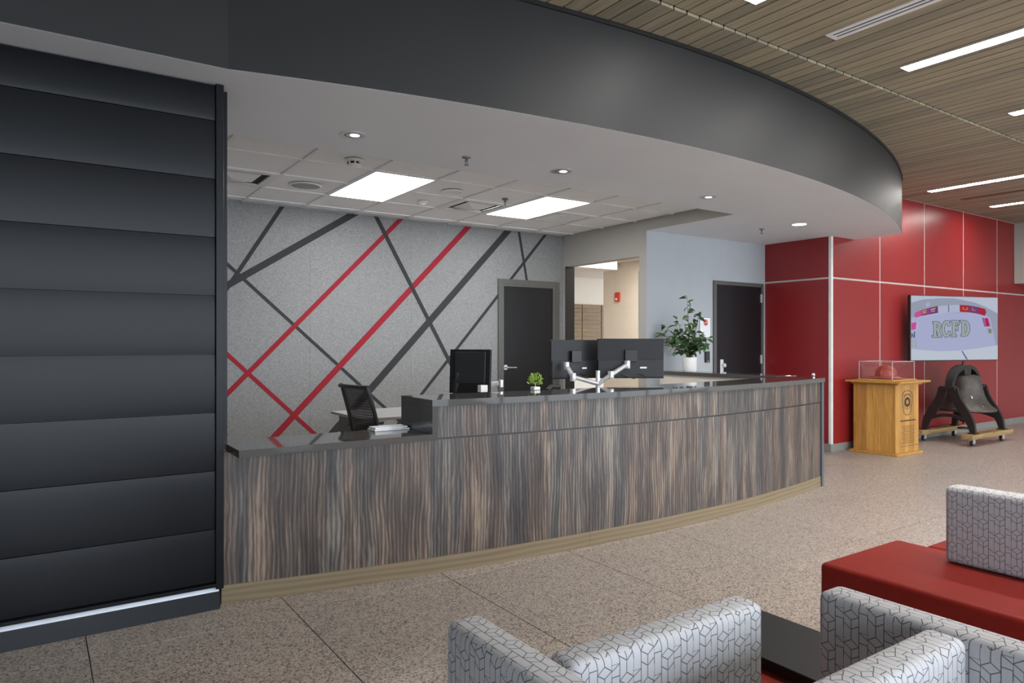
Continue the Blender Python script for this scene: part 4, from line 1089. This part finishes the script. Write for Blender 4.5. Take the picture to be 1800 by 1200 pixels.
for x in (10.40, 11.29):
    for sgn in (-1, 1):
        pth = []
        for k in range(13):
            t = k / 12
            yy = .07 + (.31 - .07) * (t + .10 * math.sin(2 * PI * t) * -1)
            pth.append((BY + sgn * yy, .760 - (.760 - .165) * t, .050 - .018 * t + .015 * math.sin(PI * t)))
        sweep_yz(x, pth, 0, 'leg', 'stand_iron')
        MB().box(x - .06, BY + sgn * .31 - .05, .158, x + .06, BY + sgn * .31 + .05, .172).build('foot', 'stand_iron', bs, bevel=.004)
    MB().box(x - .045, BY - .10, .735, x + .045, BY + .10, .785).build('bearing', 'stand_iron', bs, bevel=.008)
    sweep_yz(x, [(BY - .30 + .60 * k / 12, .30 + .085 * math.sin(PI * k / 12), .022) for k in range(13)], 0, 'brace', 'stand_iron', .04)
for z, y in ((.20, BY),):
    MB().cyl((10.42, 4.40, .215), (10.42, 4.40, .235), .075, n=18).build('hub', 'stand_iron', bs)

bl = thing('cast_bell', (BX, BY, .42), 'large dark bronze bell hanging from an arched yoke', 'bell')
prof = [(.372, .000), (.385, .012), (.382, .035), (.325, .075), (.280, .135), (.245, .210), (.222, .300), (.208, .390), (.200, .450), (.180, .485), (.120, .505), (.02, .512)]
MB().lathe(prof, (BX + .03, BY, .425), 48).build('bell_body', 'bell_iron', bl, smooth=True)
pts = []
for k in range(25):
    a = PI * k / 24; pts.append((BX - .445 * math.cos(a), .770 + .300 * math.sin(a)))
mb = MB()
for k in range(24):
    (xa, za), (xb, zb) = pts[k], pts[k + 1]
    f = lambda x, z, g: (BX + (x - BX) * g, .770 + (z - .770) * g)
    hw = lambda j: .045 + .02 * math.sin(PI * j / 24)
    mb.prism([(xa, za), (xb, zb), f(xb, zb, .84), f(xa, za, .84)], BY - hw(k), BY + hw(k), lambda a, b, c: (a, c, b))
mb.build('yoke', 'stand_iron', bl)
MB().box(BX - .09, BY - .07, .92, BX + .09, BY + .07, 1.035).build('crown', 'stand_iron', bl, bevel=.02)
MB().lathe([(.035, 0), (.030, .02), (.014, .035), (.016, .055), (.010, .07), (.001, .075)], (BX, BY, 1.055), 14).build('finial', 'stand_iron', bl, smooth=True)
MB().cyl((BX, BY, .23), (BX, BY, .90), .014, n=8).lathe([(.01, -.07), (.05, -.05), (.055, 0), (.03, .06), (.014, .09)], (BX, BY, .33), 16).build('clapper', 'stand_iron', bl, smooth=True)
for (dx, dz, r) in ((-.02, .22, .007), (.015, .20, .012), (.13, .085, .006)):
    rr = .245 if dz > .1 else .325
    MB().lathe([(r, 0), (r * .6, .003), (.0005, .004)], (0, 0, 0), 8).build('paint_chip', 'trim_white', None)
    o = bpy.context.scene.objects[-1] if False else COL.objects[-1]
    ax = math.atan2(-.72, -.69) + (.25 if dx > 0.1 else 0) + dx
    o.location = (BX + (rr + .001) * math.cos(ax), BY + (rr + .001) * math.sin(ax), .425 + dz); o.rotation_euler = (0, PI / 2, ax)
    attach(o, bl)

# ================================================================== LOUNGE SEATING
def cushion(mb, name, parent, mat='geometric_fabric', r=.022):
    return mb.build(name, mat, parent, bevel=r, seg=4, smooth=True, boxuv=True)
s1 = thing('lounge_bench', (1.3, 1.3, 0), 'patterned lounge seat with a side panel, nearest the camera on the left', 'bench', 'patterned lounge benches')
cushion(MB().box(.763, .80, .08, .858, 1.392, .762), 'side_panel', s1)
cushion(MB().box(.859, 1.052, .30, 1.455, 1.140, .762), 'backrest', s1)
cushion(MB().box(.860, 1.0, .12, 1.80, 1.66, .44), 'seat', s1, 'vinyl_red')
MB().box(.90, 1.05, 0, 1.70, 1.60, .12).build('plinth', 'black_metal', s1)
tb = thing('side_table', (1.86, 1.25, 0), 'black tablet table between the two patterned lounge seats', 'table')
MB().box(1.742, .90, .446, 2.050, 1.56, .476).build('top', 'black_table', tb, bevel=.003)
MB().cyl((1.90, 1.2, .02), (1.90, 1.2, .452), .025, n=14).build('leg', 'black_metal', tb)
MB().cyl((1.90, 1.2, 0), (1.90, 1.2, .02), .12, n=24).build('foot', 'black_metal', tb)
s2 = thing('lounge_bench', (1.4, .5, 0), 'patterned lounge seat at the bottom right corner', 'bench', 'patterned lounge benches')
cushion(MB().box(1.637, -.15, .08, 1.732, 1.032, .762), 'side_panel', s2)
cushion(MB().box(.95, .680, .30, 1.636, .768, .762), 'backrest', s2)
cushion(MB().box(.95, .02, .12, 1.635, .678, .44), 'seat', s2, 'vinyl_red')
MB().box(1.0, .06, 0, 1.60, .62, .12).build('plinth', 'black_metal', s2)
s3 = thing('lounge_bench', (3.1, .6, 0), 'long red bench with a patterned backrest standing on it', 'bench', 'patterned lounge benches')
cushion(MB().box(2.800, -.70, .12, 3.440, 1.752, .44), 'seat', s3, 'vinyl_red')
cushion(MB().box(3.255, -.70, .4405, 3.370, 1.452, .768), 'backrest', s3)
MB().box(2.85, -.65, 0, 3.40, 1.70, .12).build('plinth', 'black_metal', s3)
s4 = thing('lounge_bench', (3.8, .5, 0), 'red bench seat partly hidden behind the patterned backrest', 'bench', 'patterned lounge benches')
cushion(MB().box(3.446, -.70, .12, 4.10, 1.622, .438), 'seat', s4, 'vinyl_red')
MB().box(3.50, -.65, 0, 4.05, 1.57, .12).build('plinth', 'black_metal', s4)

# spiky plant just outside the left edge, two leaf tips reach into view
gp = thing('grass_plant', (-.62, 1.95, 0), 'spiky pale plant at the far left edge, only leaf tips visible', 'plant')
MB().lathe([(.12, 0), (.16, .02), (.19, .40), (.19, .42), (.17, .42), (.16, .38)], (-.62, 1.95, 0), 28).build('pot', 'pot_ceramic', gp, smooth=True)
MB().lathe([(.165, .37), (.01, .38)], (-.62, 1.95, 0), 20).build('soil', 'bark_soil', gp)
def blade(tip, up):
    b = Vector((-.62, 1.95, .38)); tip = Vector(tip); m = (b + tip) / 2 + Vector((0, 0, up))
    P = [b * (1 - t) ** 2 + m * 2 * t * (1 - t) + tip * t * t for t in [k / 8 for k in range(9)]]
    MB().tube([tuple(p) for p in P], [.006, .007, .007, .006, .006, .005, .004, .003, .001], n=5, flat=.3).build('leaf', 'leaf_dry', gp)
blade((-.087, 2.168, 0.935), .55)
blade((-.085, 2.166, 0.865), .45)
rnd = random.Random(2)
for k in range(9):
    a = PI * .55 + k * .5; r = rnd.uniform(.25, .45)
    blade((-.62 + r * math.cos(a), 1.95 + r * math.sin(a), rnd.uniform(.6, 1.0)), .4)
